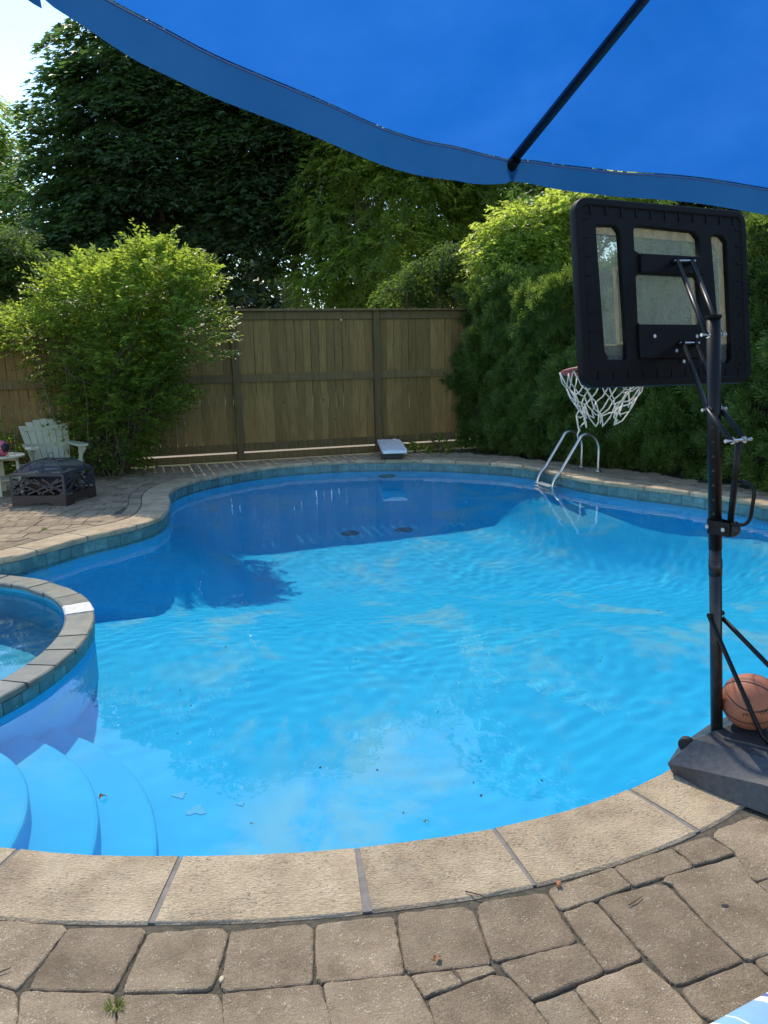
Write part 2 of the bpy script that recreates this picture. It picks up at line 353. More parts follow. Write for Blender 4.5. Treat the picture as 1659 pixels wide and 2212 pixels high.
def ring_sheet(name, outer_fn, z, mat, kind, nr=8, off=.25):
    mb = MB(); V = []; n = 300
    for k in range(n):
        i = k*NS//n; p = PP[i]+PN[i]*off; a = math.atan2(p[1]-SC[1], p[0]-SC[0]); q = outer_fn(a)
        for j in range(nr+1):
            t = (j/nr)**1.0; w = p*(1-t)+q*t; V.append((w[0], w[1], z))
    f = []
    for k in range(n):
        for j in range(nr): a_, b_ = k*(nr+1)+j, ((k+1) % n)*(nr+1)+j; f.append((a_, a_+1, b_+1, b_))
    mb.add(V, f); o = mb.build(name, mat); 
    if kind: o['kind'] = kind
    return o
ring_sheet('ground', lambda a: SC+np.array([math.cos(a), math.sin(a)])*600, -.05, M_ground, 'structure', 6)
patio = ring_sheet('patio', lambda a: star_to(PATIO, a), -.011, M_sand, 'structure', 6)
patio['label'] = 'tan concrete paver patio around the pool'

# ------------------------------------------------------------------ pool basin
def floorz(x, y):
    t = np.clip((y-5.6)/(9.0-5.6), 0, 1); t = t*t*(3-2*t); return -1.12 - 1.40*t
rings = [0, .02, .05, .1, .16, .24, .34, .46, .6, .76, .9, 1.0]
V = []; depthp = [-.05, -.32, -.6, -.9, -1.05]
n = NS//2; cols = []
for k in range(n):
    i = k*2; p = PP[i]+PN[i]*.03; col = []
    for z in (-.055, -.31): col.append((p[0], p[1], z))
    p2 = PP[i]+PN[i]*.022; R = np.linalg.norm(SC-p2)
    for z in (-.312, -.7, -.95): col.append((p2[0], p2[1], z))
    for d in (.06, .15, .3, .5, .75, 1.0, 1.3, 1.7, 2.2, 3.0):
        w = p2+(SC-p2)/R*min(d, R*.93); zf = float(floorz(w[0], w[1])); e = min(d/1.5, 1); e = e*e*(3-2*e)
        c = min(d/.18, 1); zz = -1.0-.10*c**.5; zz = min(zz, -1.12) if d >= .2 else zz
        col.append((w[0], w[1], zz*(1-e)+zf*e))
    for t in (.35, .6, .8, .93):
        d0 = min(3.0, R*.93); w0 = p2+(SC-p2)/R*d0; w = w0+(SC-w0)*t; col.append((w[0], w[1], float(floorz(w[0], w[1]))))
    cols.append(col)
K = len(cols[0]); V = [c for col in cols for c in col]; f = []
for k in range(n):
    for j in range(K-1): a_, b_ = k*K+j, ((k+1) % n)*K+j; f.append((a_, b_, b_+1, a_+1))
V.append((SC[0], SC[1], float(floorz(*SC)))); 
for k in range(n): f.append((k*K+K-1, ((k+1) % n)*K+K-1, len(V)-1))
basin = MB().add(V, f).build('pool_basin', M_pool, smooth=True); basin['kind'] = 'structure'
basin.cycles.is_caustics_receiver = True
gr = MB(); Vg = []; 
for k in range(n):
    i = k*2; p = PP[i]+PN[i]*.026
    for z in (-.05, -.31): Vg.append((p[0], p[1], z))
gr.add(Vg, [(k*2, ((k+1) % n)*2, ((k+1) % n)*2+1, k*2+1) for k in range(n)])
g = gr.build('tile_grout', M_grout, basin); g.cycles.is_caustics_receiver = True
STC = (-2.75, 2.88)
for rad, z in ((1.12, -.39), (1.42, -.64), (1.68, -.86)):
    o = MB().lathe((STC[0], STC[1], 0), [(rad, -1.2), (rad, z-.02), (rad-.006, z-.005), (rad-.02, z)], 96).build('step', M_pool, basin)
    o.cycles.is_caustics_receiver = True
def basin_z(x, y):
    return float(floorz(x, y))
for (x, y) in ((-.49, 10.84), (.29, 10.95)):
    o = MB().lathe((x, y, basin_z(x, y)+.002), [(.13, 0), (.13, .012), (.11, .022), (0.02, .03)], 24).build('drain', simple('dark_drain', (.015, .22, .34)), basin, smooth=True)
    o.cycles.is_caustics_receiver = True
# pale paint chips and drowned leaf bits on the floor, a lamp on the far wall
def under(px, py):
    P0 = G(px, py, -.18); d = ray(px, py).normalized(); eta = 1/1.333; c = -d.z; t_ = d*eta+Vector((0, 0, 1))*(eta*c-math.sqrt(1-eta*eta*(1-c*c)))
    z = -1.12
    for _ in range(12): w = P0+t_*((z+.18)/t_.z); z = float(floorz(w.x, w.y))
    return w
M_chip = simple('pale_paint_chip', (.12, .56, .74), (.08, .53, .76), 18, .8)
for px, py, r_ in ((424, 1752, .050), (388, 1718, .036), (520, 1738, .020)):
    w = under(px, py); pl = [(r_*(1+.28*math.sin(a*3+px)+.15*math.sin(a*7+py))*math.cos(a), r_*.75*(1+.28*math.sin(a*3+px)+.15*math.sin(a*5))*math.sin(a)) for a in np.linspace(0, 6.283, 22)[:-1]]
    o = MB().prism(pl, 0, .004, .001).build('paint_chip', M_chip, basin); o.location = (w.x, w.y, w.z+.002); o.cycles.is_caustics_receiver = True
mb = MB()
for px, py in [(565, 1448), (710, 1424), (1040, 1645), (382, 1585), (1023, 1690), (1172, 1688), (873, 1757), (690, 1395), (602, 1310), (758, 1442), (1300, 1420), (1180, 1350), (770, 1425), (945, 1540)]+[(random.uniform(350, 1450), random.uniform(1300, 1740)) for _ in range(14)]:
    w = under(px, py); a = random.uniform(0, 6.28); L_ = random.uniform(.006, .016); mb.bar((w.x, w.y, w.z+.006), (w.x+L_*math.cos(a), w.y+L_*math.sin(a), w.z+.009), L_*.5, .004)
o = mb.build('sunken_debris', simple('sunken_leaf_bits', (.02, .03, .04))); tag(o, 'tiny dark leaf bits lying on the pool floor', 'debris', kind='stuff'); o.cycles.is_caustics_receiver = True
o = MB().lathe((.06, 13.02, -.72), [(.15, 0), (.15, .03), (.12, .05), (.11, .03), (.02, .03)], 28, (0, -1, .15)).build('pool_light', simple('grey_lamp_glass', (.05, .16, .22)), basin, smooth=True); o.cycles.is_caustics_receiver = True
# ------------------------------------------------------------------ waterline tiles (far and side walls, those the camera can see)
tm = MB(); tm.prism([(-.073, 0), (.073, 0), (.073, .008), (-.073, .008)], -.0575, .0575, 0)
tmesh = MB().box((0, .004, 0), (.146, .008, .113)).mesh('tile'); tmesh.materials.append(M_tile)
cnt = 0; s = 0.0
s_vis0, s_vis1 = s_near(-4.4, 6.45), s_near(4.0, 6.2)
span = (s_vis1-s_vis0) % PERI; ntile = int(span/.152)
for row, zc in ((0, -.1205), (1, -.2375)):
    for k in range(ntile):
        s = s_vis0+(k+.5*(row))*.152; p = ppos(s); nn = pnorm(s); c = p+nn*.025
        if cnt >= 296: break
        o = link('tile', tmesh, None, basin, (c[0], c[1], zc)); o.rotation_euler = (0, 0, math.atan2(-nn[1], -nn[0])-math.pi/2)
        o.cycles.is_caustics_receiver = True; cnt += 1
# ------------------------------------------------------------------ coping
cb = MB(); Vc = []
for k in range(n):
    i = k*2
    for d, z in ((.012, -.05), (.012, -.0035), (.338, -.0035), (.338, -.05)): q = PP[i]+PN[i]*d; Vc.append((q[0], q[1], z))
cb.add(Vc, [(k*4+j, ((k+1) % n)*4+j, ((k+1) % n)*4+(j+1) % 4, k*4+(j+1) % 4) for k in range(n) for j in range(4)])
coping = cb.build('pool_coping', M_mortar); coping['kind'] = 'structure'
j0 = s_near(-.771, 2.484); js = [s_near(*q) for q in ((-.771, 2.484), (-.125, 2.512), (.391, 2.605), (.974, 2.838))]
# travel is clockwise: near side runs towards -x
joints = sorted([(s-js[0]) % PERI for s in js]); pos = [0.0]; t = 0
back = sorted([(js[0]-s) % PERI for s in js])  # distances backwards: 0, .65, ...
marks = [-b for b in back]; last = marks[-1]; target = -PERI
k = int(round((last-target)/.62)); step = (last-target)/k
marks += [last-step*(q+1) for q in range(k-1)]; marks = sorted(marks); marks.append(marks[0]+PERI)
for a, b in zip(marks[:-1], marks[1:]):
    s0, s1 = js[0]+a+.0095, js[0]+b-.0095; ns = 9; V = []; prof = [(.02, -.060), (.004, -.054), (-.002, -.030), (0.0, -.010), (.010, 0.0), (.17, .0015), (.334, 0), (.343, -.008), (.343, -.045)]
    skew = random.uniform(-.010, .010); up = random.uniform(-.0015, .0015)
    for i in range(ns+1):
        s = s0+(s1-s0)*i/ns; p = ppos(s); nn = pnorm(s); tt = np.array([-nn[1], nn[0]])
        for kk, (d, z) in enumerate(prof):
            dj = d + (random.uniform(-.004, .004) if kk < 4 else random.uniform(-.0015, .0015))
            q = p+nn*dj+tt*skew*(d/.34); V.append((q[0], q[1], z+up+(random.uniform(-.002, .002) if kk < 4 else 0)))
    m_ = len(prof); f = [(i*m_+j, (i+1)*m_+j, (i+1)*m_+j+1, i*m_+j+1) for i in range(ns) for j in range(m_-1)]
    f += [tuple(range(m_)), tuple(ns*m_+j for j in range(m_-1, -1, -1))]
    me = MB().add(V, f).mesh('coping_stone'); c = np.mean(np.array(V), 0); me.transform(Matrix.Translation(-Vector(c)))
    o = link('coping_stone', me, M_cop, coping, c)

# ------------------------------------------------------------------ pavers
def za(x, y): return (x*.5, 1728+y*.5)
def zb(x, y): return (829.4+x*.5, 1728+y*.5)
TR = [(za, [(-150, 512), (270, 538), (285, 560), (85, 800), (65, 812), (0, 790), (-150, 785)]),
 (za, [(298, 552), (610, 551), (627, 572), (500, 800), (480, 822), (130, 813), (155, 750)]),
 (za, [(645, 573), (960, 551), (985, 580), (930, 760), (905, 812), (530, 828), (560, 745)]),
 (za, [(1000, 570), (1320, 535), (1350, 558), (1347, 780), (1330, 792), (980, 822), (960, 805), (968, 740)]),
 (za, [(1365, 543), (1400, 530), (1690, 502), (1703, 520), (1742, 735), (1735, 750), (1390, 785), (1372, 770)]),
 (zb, [(60, 500), (80, 488), (340, 460), (385, 478), (460, 690), (450, 705), (115, 745), (95, 725)]),
 (zb, [(403, 470), (430, 437), (650, 402), (700, 400), (830, 600), (810, 618), (490, 690), (470, 680)]),
 (zb, [(712, 385), (985, 291), (1062, 365), (1050, 378), (785, 470), (757, 458)]),
 (zb, [(996, 287), (1240, 206), (1330, 270), (1325, 290), (1090, 365), (1072, 360)]),
 (zb, [(1256, 202), (1400, 155), (1515, 225), (1345, 278), (1335, 268)]),
 (zb, [(1425, 150), (1440, 130), (1590, 68), (1790, 150), (1740, 310), (1610, 345), (1565, 310), (1525, 225)]),
 (zb, [(1207, 352), (1222, 330), (1460, 264), (1525, 240), (1590, 345), (1659, 400), (1730, 480), (1700, 640), (1590, 690), (1560, 683), (1400, 537), (1252, 365)]),
 (zb, [(930, 440), (950, 423), (1180, 360), (1222, 366), (1400, 548), (1548, 690), (1270, 790), (1240, 780), (1100, 630)]),
 (zb, [(775, 486), (900, 440), (925, 455), (1110, 665), (1105, 680), (965, 735), (940, 715)]),
 (zb, [(120, 755), (460, 713), (482, 738), (200, 835), (182, 845), (125, 768)]),
 (zb, [(508, 706), (830, 620), (862, 627), (945, 735), (930, 750), (660, 852), (640, 858), (520, 727)]),
 (zb, [(198, 875), (210, 855), (470, 755), (530, 765), (640, 872), (720, 990), (780, 1100), (260, 1100)]),
 (zb, [(845, 802), (1120, 700), (1250, 815), (1372, 950), (1430, 1100), (1040, 1100), (945, 960), (830, 818)]),
 (zb, [(652, 880), (820, 822), (932, 962), (1020, 1100), (800, 1100), (735, 990)]),
 (zb, [(1285, 817), (1560, 700), (1600, 705), (1700, 800), (1700, 880), (1430, 950), (1390, 938)]),
 (zb, [(1605, 690), (1720, 650), (1800, 740), (1720, 780), (1645, 732)]),
 (zb, [(1612, 352), (1740, 322), (1790, 450), (1740, 470), (1665, 398)]),
 (zb, [(1402, 962), (1700, 892), (1900, 1100), (1480, 1100)]),
 (zb, [(1712, 800), (1820, 760), (1950, 880), (1720, 880)]),
 (za, [(-150, 803), (0, 808), (58, 828), (70, 850), (65, 1000), (50, 1100), (-200, 1100)]),
 (za, [(92, 832), (112, 823), (475, 833), (493, 850), (500, 1000), (480, 1100), (66, 1100), (76, 980)]),
 (za, [(528, 840), (930, 833), (945, 845), (963, 935), (965, 1100), (505, 1100), (512, 900)]),
 (za, [(962, 835), (1370, 797), (1385, 807), (1425, 960), (1450, 1100), (985, 1100), (968, 930)]),
 (za, [(1397, 790), (1745, 757), (1770, 762), (1868, 940), (1890, 1100), (1470, 1100), (1432, 960)])]
def rough_poly(P):
    P = [Vector(p) for p in P]; n_ = len(P); out = []
    for i in range(n_):                       # round corners, add small wobble
        a, b, c = P[i-1], P[i], P[(i+1) % n_]; r1 = min(.012, (a-b).length*.3); r2 = min(.012, (c-b).length*.3)
        p1 = b+(a-b).normalized()*r1; p2 = b+(c-b).normalized()*r2
        out += [p1, (p1+p2)*.25+b*.5, p2]
        q = P[(i+1) % n_]; L = (q-b).length-r1-r2; k_ = int(L/.022)
        for j in range(1, k_): out.append(p2.lerp(q+(b-q).normalized()*min(.012, (b-q).length*.3), j/k_))
    ce = sum(out, Vector((0, 0)))/len(out)
    return [p+(ce-p).normalized()*(-.0065+random.uniform(0, .0045)) for p in out]
def paver_obj(P, z, bev, name='paver', tilt=True):
    mb = MB(); c = np.mean(np.array([tuple(p)[:2] for p in P]), 0); Q = [(p[0]-c[0], p[1]-c[1]) for p in P]
    n_ = len(Q); V = []; f = []
    for ins, zz in ((0, -.035), (0, -bev*1.2), (bev*.45, -bev*.35), (bev*1.3, 0)):
        for q in Q:
            d = math.hypot(*q) or 1; V.append((q[0]*(1-ins/d), q[1]*(1-ins/d), zz+(random.uniform(-.0012, .0012) if (n_ > 8 and -.02 < zz < 0) else 0)))
    for i in range(3):
        for j in range(n_): f.append((i*n_+j, i*n_+(j+1) % n_, (i+1)*n_+(j+1) % n_, (i+1)*n_+j))
    f.append(tuple(3*n_+j for j in range(n_)))
    me = mb.add(V, f).mesh(name); o = link(name, me, M_pav, patio, (c[0], c[1], z))
    if tilt: o.rotation_euler = (random.uniform(-.006, .006), random.uniform(-.006, .006), 0)
    return o
traced = []
for fn, poly in TR:
    P = [G(*fn(x, y)) for x, y in poly]; P = [(p.x, p.y) for p in P]; traced.append(P)
    area = sum(P[i-1][0]*P[i][1]-P[i][0]*P[i-1][1] for i in range(len(P)))
    if area < 0: P = P[::-1]
    paver_obj(rough_poly(P), random.uniform(-.002, .002), .0065)
def clip(P, nrm, d):   # keep points where p.nrm >= d
    out = []
    for i in range(len(P)):
        a, b = P[i-1], P[i]; da, db = a.dot(nrm)-d, b.dot(nrm)-d
        if (da >= 0) != (db >= 0): out.append(a.lerp(b, da/(da-db)))
        if db >= 0: out.append(b)
    return out
cand = []
COPW = .345; SOLD = .16
# soldier course along the coping
s = 0
while s < PERI-.05:
    w = random.choice((.20, .22, .24)); p = ppos(s+w/2)
    pr = project((p[0], p[1], 0)); near = p[1] < 5 and p[0] > -2.2
    if near and project((*(p+pnorm(s+w/2)*.5), 0))[0] > -300 and project((*(p+pnorm(s+w/2)*.5), 0))[0] < 1900 and p[1] < 3.3: s += w; continue
    q = []
    for ss, dd in ((s+.003, COPW+.008), (s+w-.003, COPW+.008), (s+w-.003, COPW+SOLD), (s+.003, COPW+SOLD)):
        z_ = ppos(ss)+pnorm(ss)*dd; q.append(Vector((z_[0], z_[1])))
    cand.append(q); s += w
rot = R_(3.5); cr, sr = math.cos(rot), math.sin(rot); gx = []
y = -4.0
while y < 17:
    x = -12.0+random.uniform(0, .2); hh = random.choice((.15, .15, .22))
    while x < 8:
        w = random.choice((.15, .22, .22, .30)); g_ = .004
        q = [Vector((cr*a-sr*b, sr*a+cr*b)) for a, b in ((x+g_, y+g_), (x+w-g_, y+g_), (x+w-g_, y+hh-g_), (x+g_, y+hh-g_))]
        gx.append(q); x += w
    y += hh
C = np.array([[sum(p.x for p in q)/4, sum(p.y for p in q)/4] for q in gx]); sd = sdist(C); ip = inside(PATIO, C)
for q, c, d, ok in zip(gx, C, sd, ip):
    if not ok or d < COPW+SOLD-.05: continue
    pr = project((c[0], c[1], 0))
    if c[1] < 3.4 and -130 < pr[0] < 1800 and 1600 < pr[1] < 2290: continue
    if c[1] < 3.4 and pr[2] > 0 and pr[1] <= 1600 and c[0] < 2.2 and c[0] > -2: continue
    if d < COPW+SOLD+.25:
        i = np.argmin(((PP-c)**2).sum(1)); nn = Vector(PN[i]); q = clip(q, nn, Vector(PP[i]).dot(nn)+COPW+SOLD+.008)
        if len(q) < 3: continue
        ar = abs(sum(q[i-1].x*q[i].y-q[i].x*q[i-1].y for i in range(len(q))))/2
        if ar < .003: continue
    cand.append(q)
def vis(q):
    c = sum(q, Vector((0, 0)))/len(q); x, y_, z = project((c.x, c.y, 0))
    return (0 if (-30 < x < 1690 and -30 < y_ < 2240 and z > 0) else 1, (c.x**2+c.y**2))
cand = [[p for p in q] for q in cand]; cand.sort(key=vis); NI = 300-len(traced)
for q in cand[:NI]:
    ar = sum(q[i-1].x*q[i].y-q[i].x*q[i-1].y for i in range(len(q)))
    if ar < 0: q = q[::-1]
    paver_obj(q, random.uniform(-.003, .002), .006)
mb = MB()
for q in cand[NI:]:
    c = sum(q, Vector((0, 0)))/len(q)
    if vis(q)[0] and c.y > 6: continue
    z1 = random.uniform(-.003, .002); mb.prism([(p.x, p.y) for p in q], z1-.016, z1, .005)
o = mb.build('paver', M_pav, patio); o['kind'] = 'stuff'

# ------------------------------------------------------------------ spa ring inside the pool
SPC = Vector((-4.0, 4.77)); RO, RI = 1.955, 1.745
spa = empty('spa', (SPC.x, SPC.y, 0)); tag(spa, 'raised round hot tub ring with slate cap stones at the left pool edge', 'hot tub')
def at_spa(o): o.location = (-SPC.x, -SPC.y, 0) if o.location.length == 0 else o.location; return o
o = MB().lathe((0, 0, 0), [(RO-.03, -1.6), (RO-.03, -.13), (RI+.03, -.13), (RI+.03, -.95)], 120, caps=False).build('wall', M_spawall, spa); o.cycles.is_caustics_receiver = True
o2 = MB().lathe((0, 0, 0), [(RO-.012, -1.6), (RO-.012, -.265), (RO-.03, -.26)], 120, caps=False).build('outer_wall', M_pool, spa); o2.cycles.is_caustics_receiver = True
o = MB().lathe((0, 0, 0), [(RI+.05, -1.02), (RI+.05, -.95)], 60).build('floor', M_spawall, spa); o.cycles.is_caustics_receiver = True
NST = 46
for k in range(NST):
    a0 = 2*math.pi*(k+.03)/NST; a1 = 2*math.pi*(k+.97)/NST; V = []; na = 4
    wv = random.uniform(-.003, .003); ro, ri = RO+random.uniform(-.008, .008), RI+random.uniform(-.008, .008)
    for i in range(na+1):
        a = a0+(a1-a0)*i/na
        for r_, z in ((ro-.004, -.128), (ro, -.120), (ro-.002, -.096), (ro-.012, -.089), (ri+.012, -.089), (ri, -.097), (ri+.003, -.128)):
            rj = r_+random.uniform(-.002, .002); V.append((math.cos(a)*rj, math.sin(a)*rj, z+wv))
    f = [(i*7+j, (i+1)*7+j, (i+1)*7+(j+1) % 7, i*7+(j+1) % 7) for i in range(na) for j in range(7)]+[tuple(range(7)), tuple(na*7+j for j in range(6, -1, -1))]
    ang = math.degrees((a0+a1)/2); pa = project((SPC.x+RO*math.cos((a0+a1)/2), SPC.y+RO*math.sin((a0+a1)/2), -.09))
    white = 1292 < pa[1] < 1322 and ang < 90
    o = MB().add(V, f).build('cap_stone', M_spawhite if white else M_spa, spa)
    if white: o['label'] = 'cap stone in mottled white'
stile = MB().box((0, .004, 0), (.140, .008, .115)).mesh('spa_tile'); stile.materials.append(M_tile)
o = MB().lathe((0, 0, 0), [(RO-.016, -.262), (RO-.016, -.13)], 120, caps=False).build('grout', M_grout, spa); o.cycles.is_caustics_receiver = True
NT = 84
for k in range(NT):
    a = 2*math.pi*(k+.5)/NT
    if not (-75 < math.degrees(math.atan2(math.sin(a), math.cos(a))) < 75): continue
    o = link('tile', stile, None, spa, (math.cos(a)*(RO-.014), math.sin(a)*(RO-.014), -.190)); o.rotation_euler = (0, 0, a-math.pi/2); o.cycles.is_caustics_receiver = True

# ------------------------------------------------------------------ water
ZW = -.18
wv = []
for k in range(26):
    lam = math.exp(random.uniform(math.log(.12), math.log(.60))); th = random.gauss(R_(118), R_(28)) if k % 3 else random.uniform(0, math.pi)
    wv.append((2*math.pi/lam*math.cos(th), 2*math.pi/lam*math.sin(th), random.uniform(0, 6.28), .0030*(lam/(2*math.pi))))
def wave(X, Y_):
    w1 = X+.10*np.sin(1.7*Y_+.6)+.05*np.sin(3.9*X+2.2*Y_); w2 = Y_+.10*np.sin(1.9*X+1.1)+.05*np.sin(3.1*Y_-1.7*X); z = np.zeros_like(X)
    for kx, ky, ph, a in wv: z += a*np.sin(kx*w1+ky*w2+ph)
    amp = .80*(.50+.45*np.exp(-((Y_-6.6)**2)/2.5)+.15*np.sin(.9*X+1.3*Y_)-.15*np.exp(-((Y_-2.8)**2)/1.5))
    return z*amp
def water(name, x0, x1, y0, y1, h, test, z0, tint, ampk=1.0):
    xs = np.arange(x0, x1, h); ys = np.arange(y0, y1, h); X, Y_ = np.meshgrid(xs, ys); Z = z0+wave(X, Y_)*ampk
    idx = np.arange(X.size).reshape(X.shape); cx_ = (X[:-1, :-1]+h/2).ravel(); cy_ = (Y_[:-1, :-1]+h/2).ravel()
    keep = test(np.c_[cx_, cy_]); Q = np.c_[idx[:-1, :-1].ravel(), idx[:-1, 1:].ravel(), idx[1:, 1:].ravel(), idx[1:, :-1].ravel()][keep]
    used, inv = np.unique(Q.ravel(), return_inverse=True); V = np.c_[X.ravel(), Y_.ravel(), Z.ravel()][used]
    me = arr_mesh(name, V, inv.reshape(-1, 4)); o = link(name, me, water_mat(name+'_surface', tint)); me.shade_smooth(); o['kind'] = 'structure'
    o.cycles.is_caustics_caster = True; return o
PPo = PP+PN*.05
def t_pool(p): return inside(PPo, p) & (np.hypot(p[:, 0]-SPC.x, p[:, 1]-SPC.y) > RO-.10)
def t_spa(p): return np.hypot(p[:, 0]-SPC.x, p[:, 1]-SPC.y) < RI+.06
water('pool_water', -6.5, 4.6, 2.3, 13.3, .025, t_pool, ZW, (.92, .985, 1.0))
water('spa_water', -6.0, -2.0, 2.8, 6.8, .030, t_spa, -.165, (.72, .92, .96), 1.6)

# ------------------------------------------------------------------ fence
fence = empty('wooden_fence', FA); tag(fence, 'tall brown wooden board fence behind the pool with cap and mid rail', 'fence')
def FP(t, off, z): p = FD*t+FN*off; return Vector((p.x, p.y, z))
Mf = Matrix((FD, FN, Vector((0, 0, 1)))).transposed()
bmeshs = [MB().box((0, 0, 0), (w, .018, 2.27)).mesh('board') for w in (.131, .134, .137, .140)]
for b_ in bmeshs: b_.materials.append(M_fence)
for bay in range(-4, 3):
    t0 = bay*BAY
    p = MB().box(FP(t0, -.03, 1.27), (.115, .115, 2.54), Mf).build('post', M_post, fence, bevel=.004)
    if bay == 2: break
    a, b = t0+.06, t0+BAY-.06
    MB().box(FP((a+b)/2, -.02, 2.47), (b-a, .04, .135), Mf).build('rail', M_post, fence, bevel=.003)
    MB().box(FP((a+b)/2, -.022, 1.415), (b-a, .04, .135), Mf).build('rail', M_post, fence, bevel=.003)
    MB().box(FP((a+b)/2, -.02, .215), (b-a, .04, .14), Mf).build('rail', M_post, fence, bevel=.003)
    MB().box(FP((a+b)/2, 0, .055), (b-a, .03, .115), Mf).build('kick_board', M_post, fence, bevel=.003)
    MB().box(FP(t0+BAY/2, -.03, 2.56), (BAY-.004, .19, .035), Mf).build('cap_board', M_post, fence, bevel=.004)
    nb = 17; pit = (b-a)/nb
    for k in range(nb):
        t = a+pit*(k+.5); w = random.randrange(4)
        o = link('board', bmeshs[w], None, fence, FP(t+random.uniform(-.0015, .0015), .012, 1.29)); o.rotation_euler = (0, random.uniform(-.0010, .0010), math.atan2(FD.y, FD.x))

# ------------------------------------------------------------------ foliage tools
T_maple = (np.array([(0, 0, 0), (.38, .42, .02), (.42, .16, .04), (.95, 0, -.10), (.42, -.16, .04), (.38, -.42, .02), (.0, .30, -.03), (.0, -.30, -.03)]), [(0, 6, 1), (0, 1, 2), (0, 2, 3), (0, 3, 4), (0, 4, 5), (0, 5, 7)])
T_oval = (np.array([(0, 0, 0), (.45, .24, .06), (1, 0, -.08), (.45, -.24, .06), (.45, 0, -.01)]), [(0, 4, 1), (4, 2, 1), (0, 3, 4), (4, 3, 2)])
T_lance = (np.array([(0, 0, 0), (.4, .15, .03), (1, 0, -.12), (.4, -.15, .03)]), [(0, 2, 1), (0, 3, 2)])
T_cedar = (np.array([(0, 0, 0), (.95, .06, 0), (.85, -.07, 0), (.1, .03, 0), (.62, .42, .06), (.5, .5, .05), (.1, -.03, 0), (.62, -.42, -.05), (.5, -.5, -.05), (.3, .0, 0), (.9, .24, .04), (.82, .32, .04), (.3, 0, 0), (.9, -.24, -.04), (.82, -.32, -.04)]),
           [(0, 1, 2), (3, 4, 5), (6, 7, 8), (9, 10, 11), (12, 13, 14)])
def norml(a): return a/np.maximum(np.linalg.norm(a, axis=1, keepdims=True), 1e-9)
def leaves(name, P, D, Nn, sz, tmpl, mat, parent=None):
    tv, tf = tmpl; D = norml(D); Y_ = norml(np.cross(Nn, D)); Z_ = np.cross(D, Y_); sz = np.asarray(sz).reshape(-1, 1, 1)
    V = P[:, None]+sz*(tv[None, :, 0:1]*D[:, None]+tv[None, :, 1:2]*Y_[:, None]+tv[None, :, 2:3]*Z_[:, None]); k = len(tv)
    Tt = (np.array(tf)[None]+(np.arange(len(P))*k)[:, None, None]).reshape(-1, 3)
    me = arr_mesh(name, V.reshape(-1, 3), Tt); return link(name, me, mat, parent)
def rvec(n_): return norml(rng.normal(size=(n_, 3)))
def pads(ells, nclump, nleaf, padr, tmpl, mat, size, name, parent, droop=.3, flat=.45, fill=.35):
    """layered clumps of leaves spread through ellipsoids [(centre, radii, weight)]"""
    P = []; D = []; Nn = []; wts = np.array([e[2] for e in ells], float); wts /= wts.sum()
    for (c, r, w), wt in zip(ells, wts):
        nc = int(nclump*wt); c = np.array(c); r = np.array(r); u = rvec(nc); rad = np.where(rng.random(nc) < fill, rng.random(nc)**.5*.85, .85+.2*rng.random(nc))[:, None]
        cc = c+u*r*rad
        for k in range(nc):
            pr = padr*rng.uniform(.6, 1.35); a_ = rng.random(nleaf)*6.283; h_ = rng.random(nleaf)**.5; q = np.c_[np.cos(a_)*h_*pr, np.sin(a_)*h_*pr, pr*flat*((1-h_**2)*rng.uniform(.7, 1.1, nleaf)-rng.random(nleaf)**3*.9-.25*h_)]; o_ = u[k]
            q[:, 2] -= droop*(q[:, 0]*o_[0]+q[:, 1]*o_[1])
            P.append(cc[k]+q); d = norml(q*np.array([1, 1, .3])+np.array([o_[0], o_[1], -.35])*pr*.8); D.append(d+rvec(nleaf)*.35)
            Nn.append(np.array([0, 0, 1.0])+np.array(o_)*.5+rvec(nleaf)*.45)
    P = np.vstack(P); D = np.vstack(D); Nn = np.vstack(Nn); return leaves(name, P, D, Nn, size*rng.uniform(.65, 1.25, len(P)), tmpl, mat, parent)
def twigs(B, Dr, L, nl, tmpl, mat, size, name, parent, droop=.4, stem=None, spread=1.0):
    """leaves set along bending twigs that start at B and run along Dr"""
    n_ = len(B); Dr = norml(Dr); t = np.linspace(.12, 1, nl); L = np.asarray(L).reshape(-1, 1, 1)
    Pm = B[:, None]+Dr[:, None]*L*t[None, :, None]; Pm[:, :, 2] -= droop*(L[:, :, 0]*t[None]**2)
    side = norml(np.cross(Dr, np.array([0, 0, 1.0])+rvec(n_)*.3))
    sg = np.where(np.arange(nl) % 2, 1, -1)[None, :, None]; D = Dr[:, None]*.7+side[:, None]*sg*spread; D[:, :, 2] -= droop*.8
    D = D.reshape(-1, 3)+rvec(n_*nl)*.35; Nn = np.repeat(np.cross(side, Dr), nl, 0); Nn = np.where(Nn[:, 2:3] < 0, -Nn, Nn)+rvec(n_*nl)*.45
    P = Pm.reshape(-1, 3)+rvec(n_*nl)*size*.15
    return leaves(name, P, D, Nn, size*rng.uniform(.6, 1.2, n_*nl), tmpl, mat, parent)
def limb(mb, a, b, r1, r2, bend=.15, n=6, seg=7):
    a = Vector(a); b = Vector(b); d = b-a; o1 = d.orthogonal().normalized()*random.uniform(-bend, bend)*d.length; pts = []; rs = []
    o2 = Vector((random.uniform(-1, 1), random.uniform(-1, 1), 0))*bend*.5*d.length
    for i in range(n+1):
        t = i/n; pts.append(a+d*t+o1*math.sin(math.pi*t)*.6+o2*math.sin(2*math.pi*t)*.4); rs.append(r1+(r2-r1)*t)
    mb.tube(pts, rs, seg)
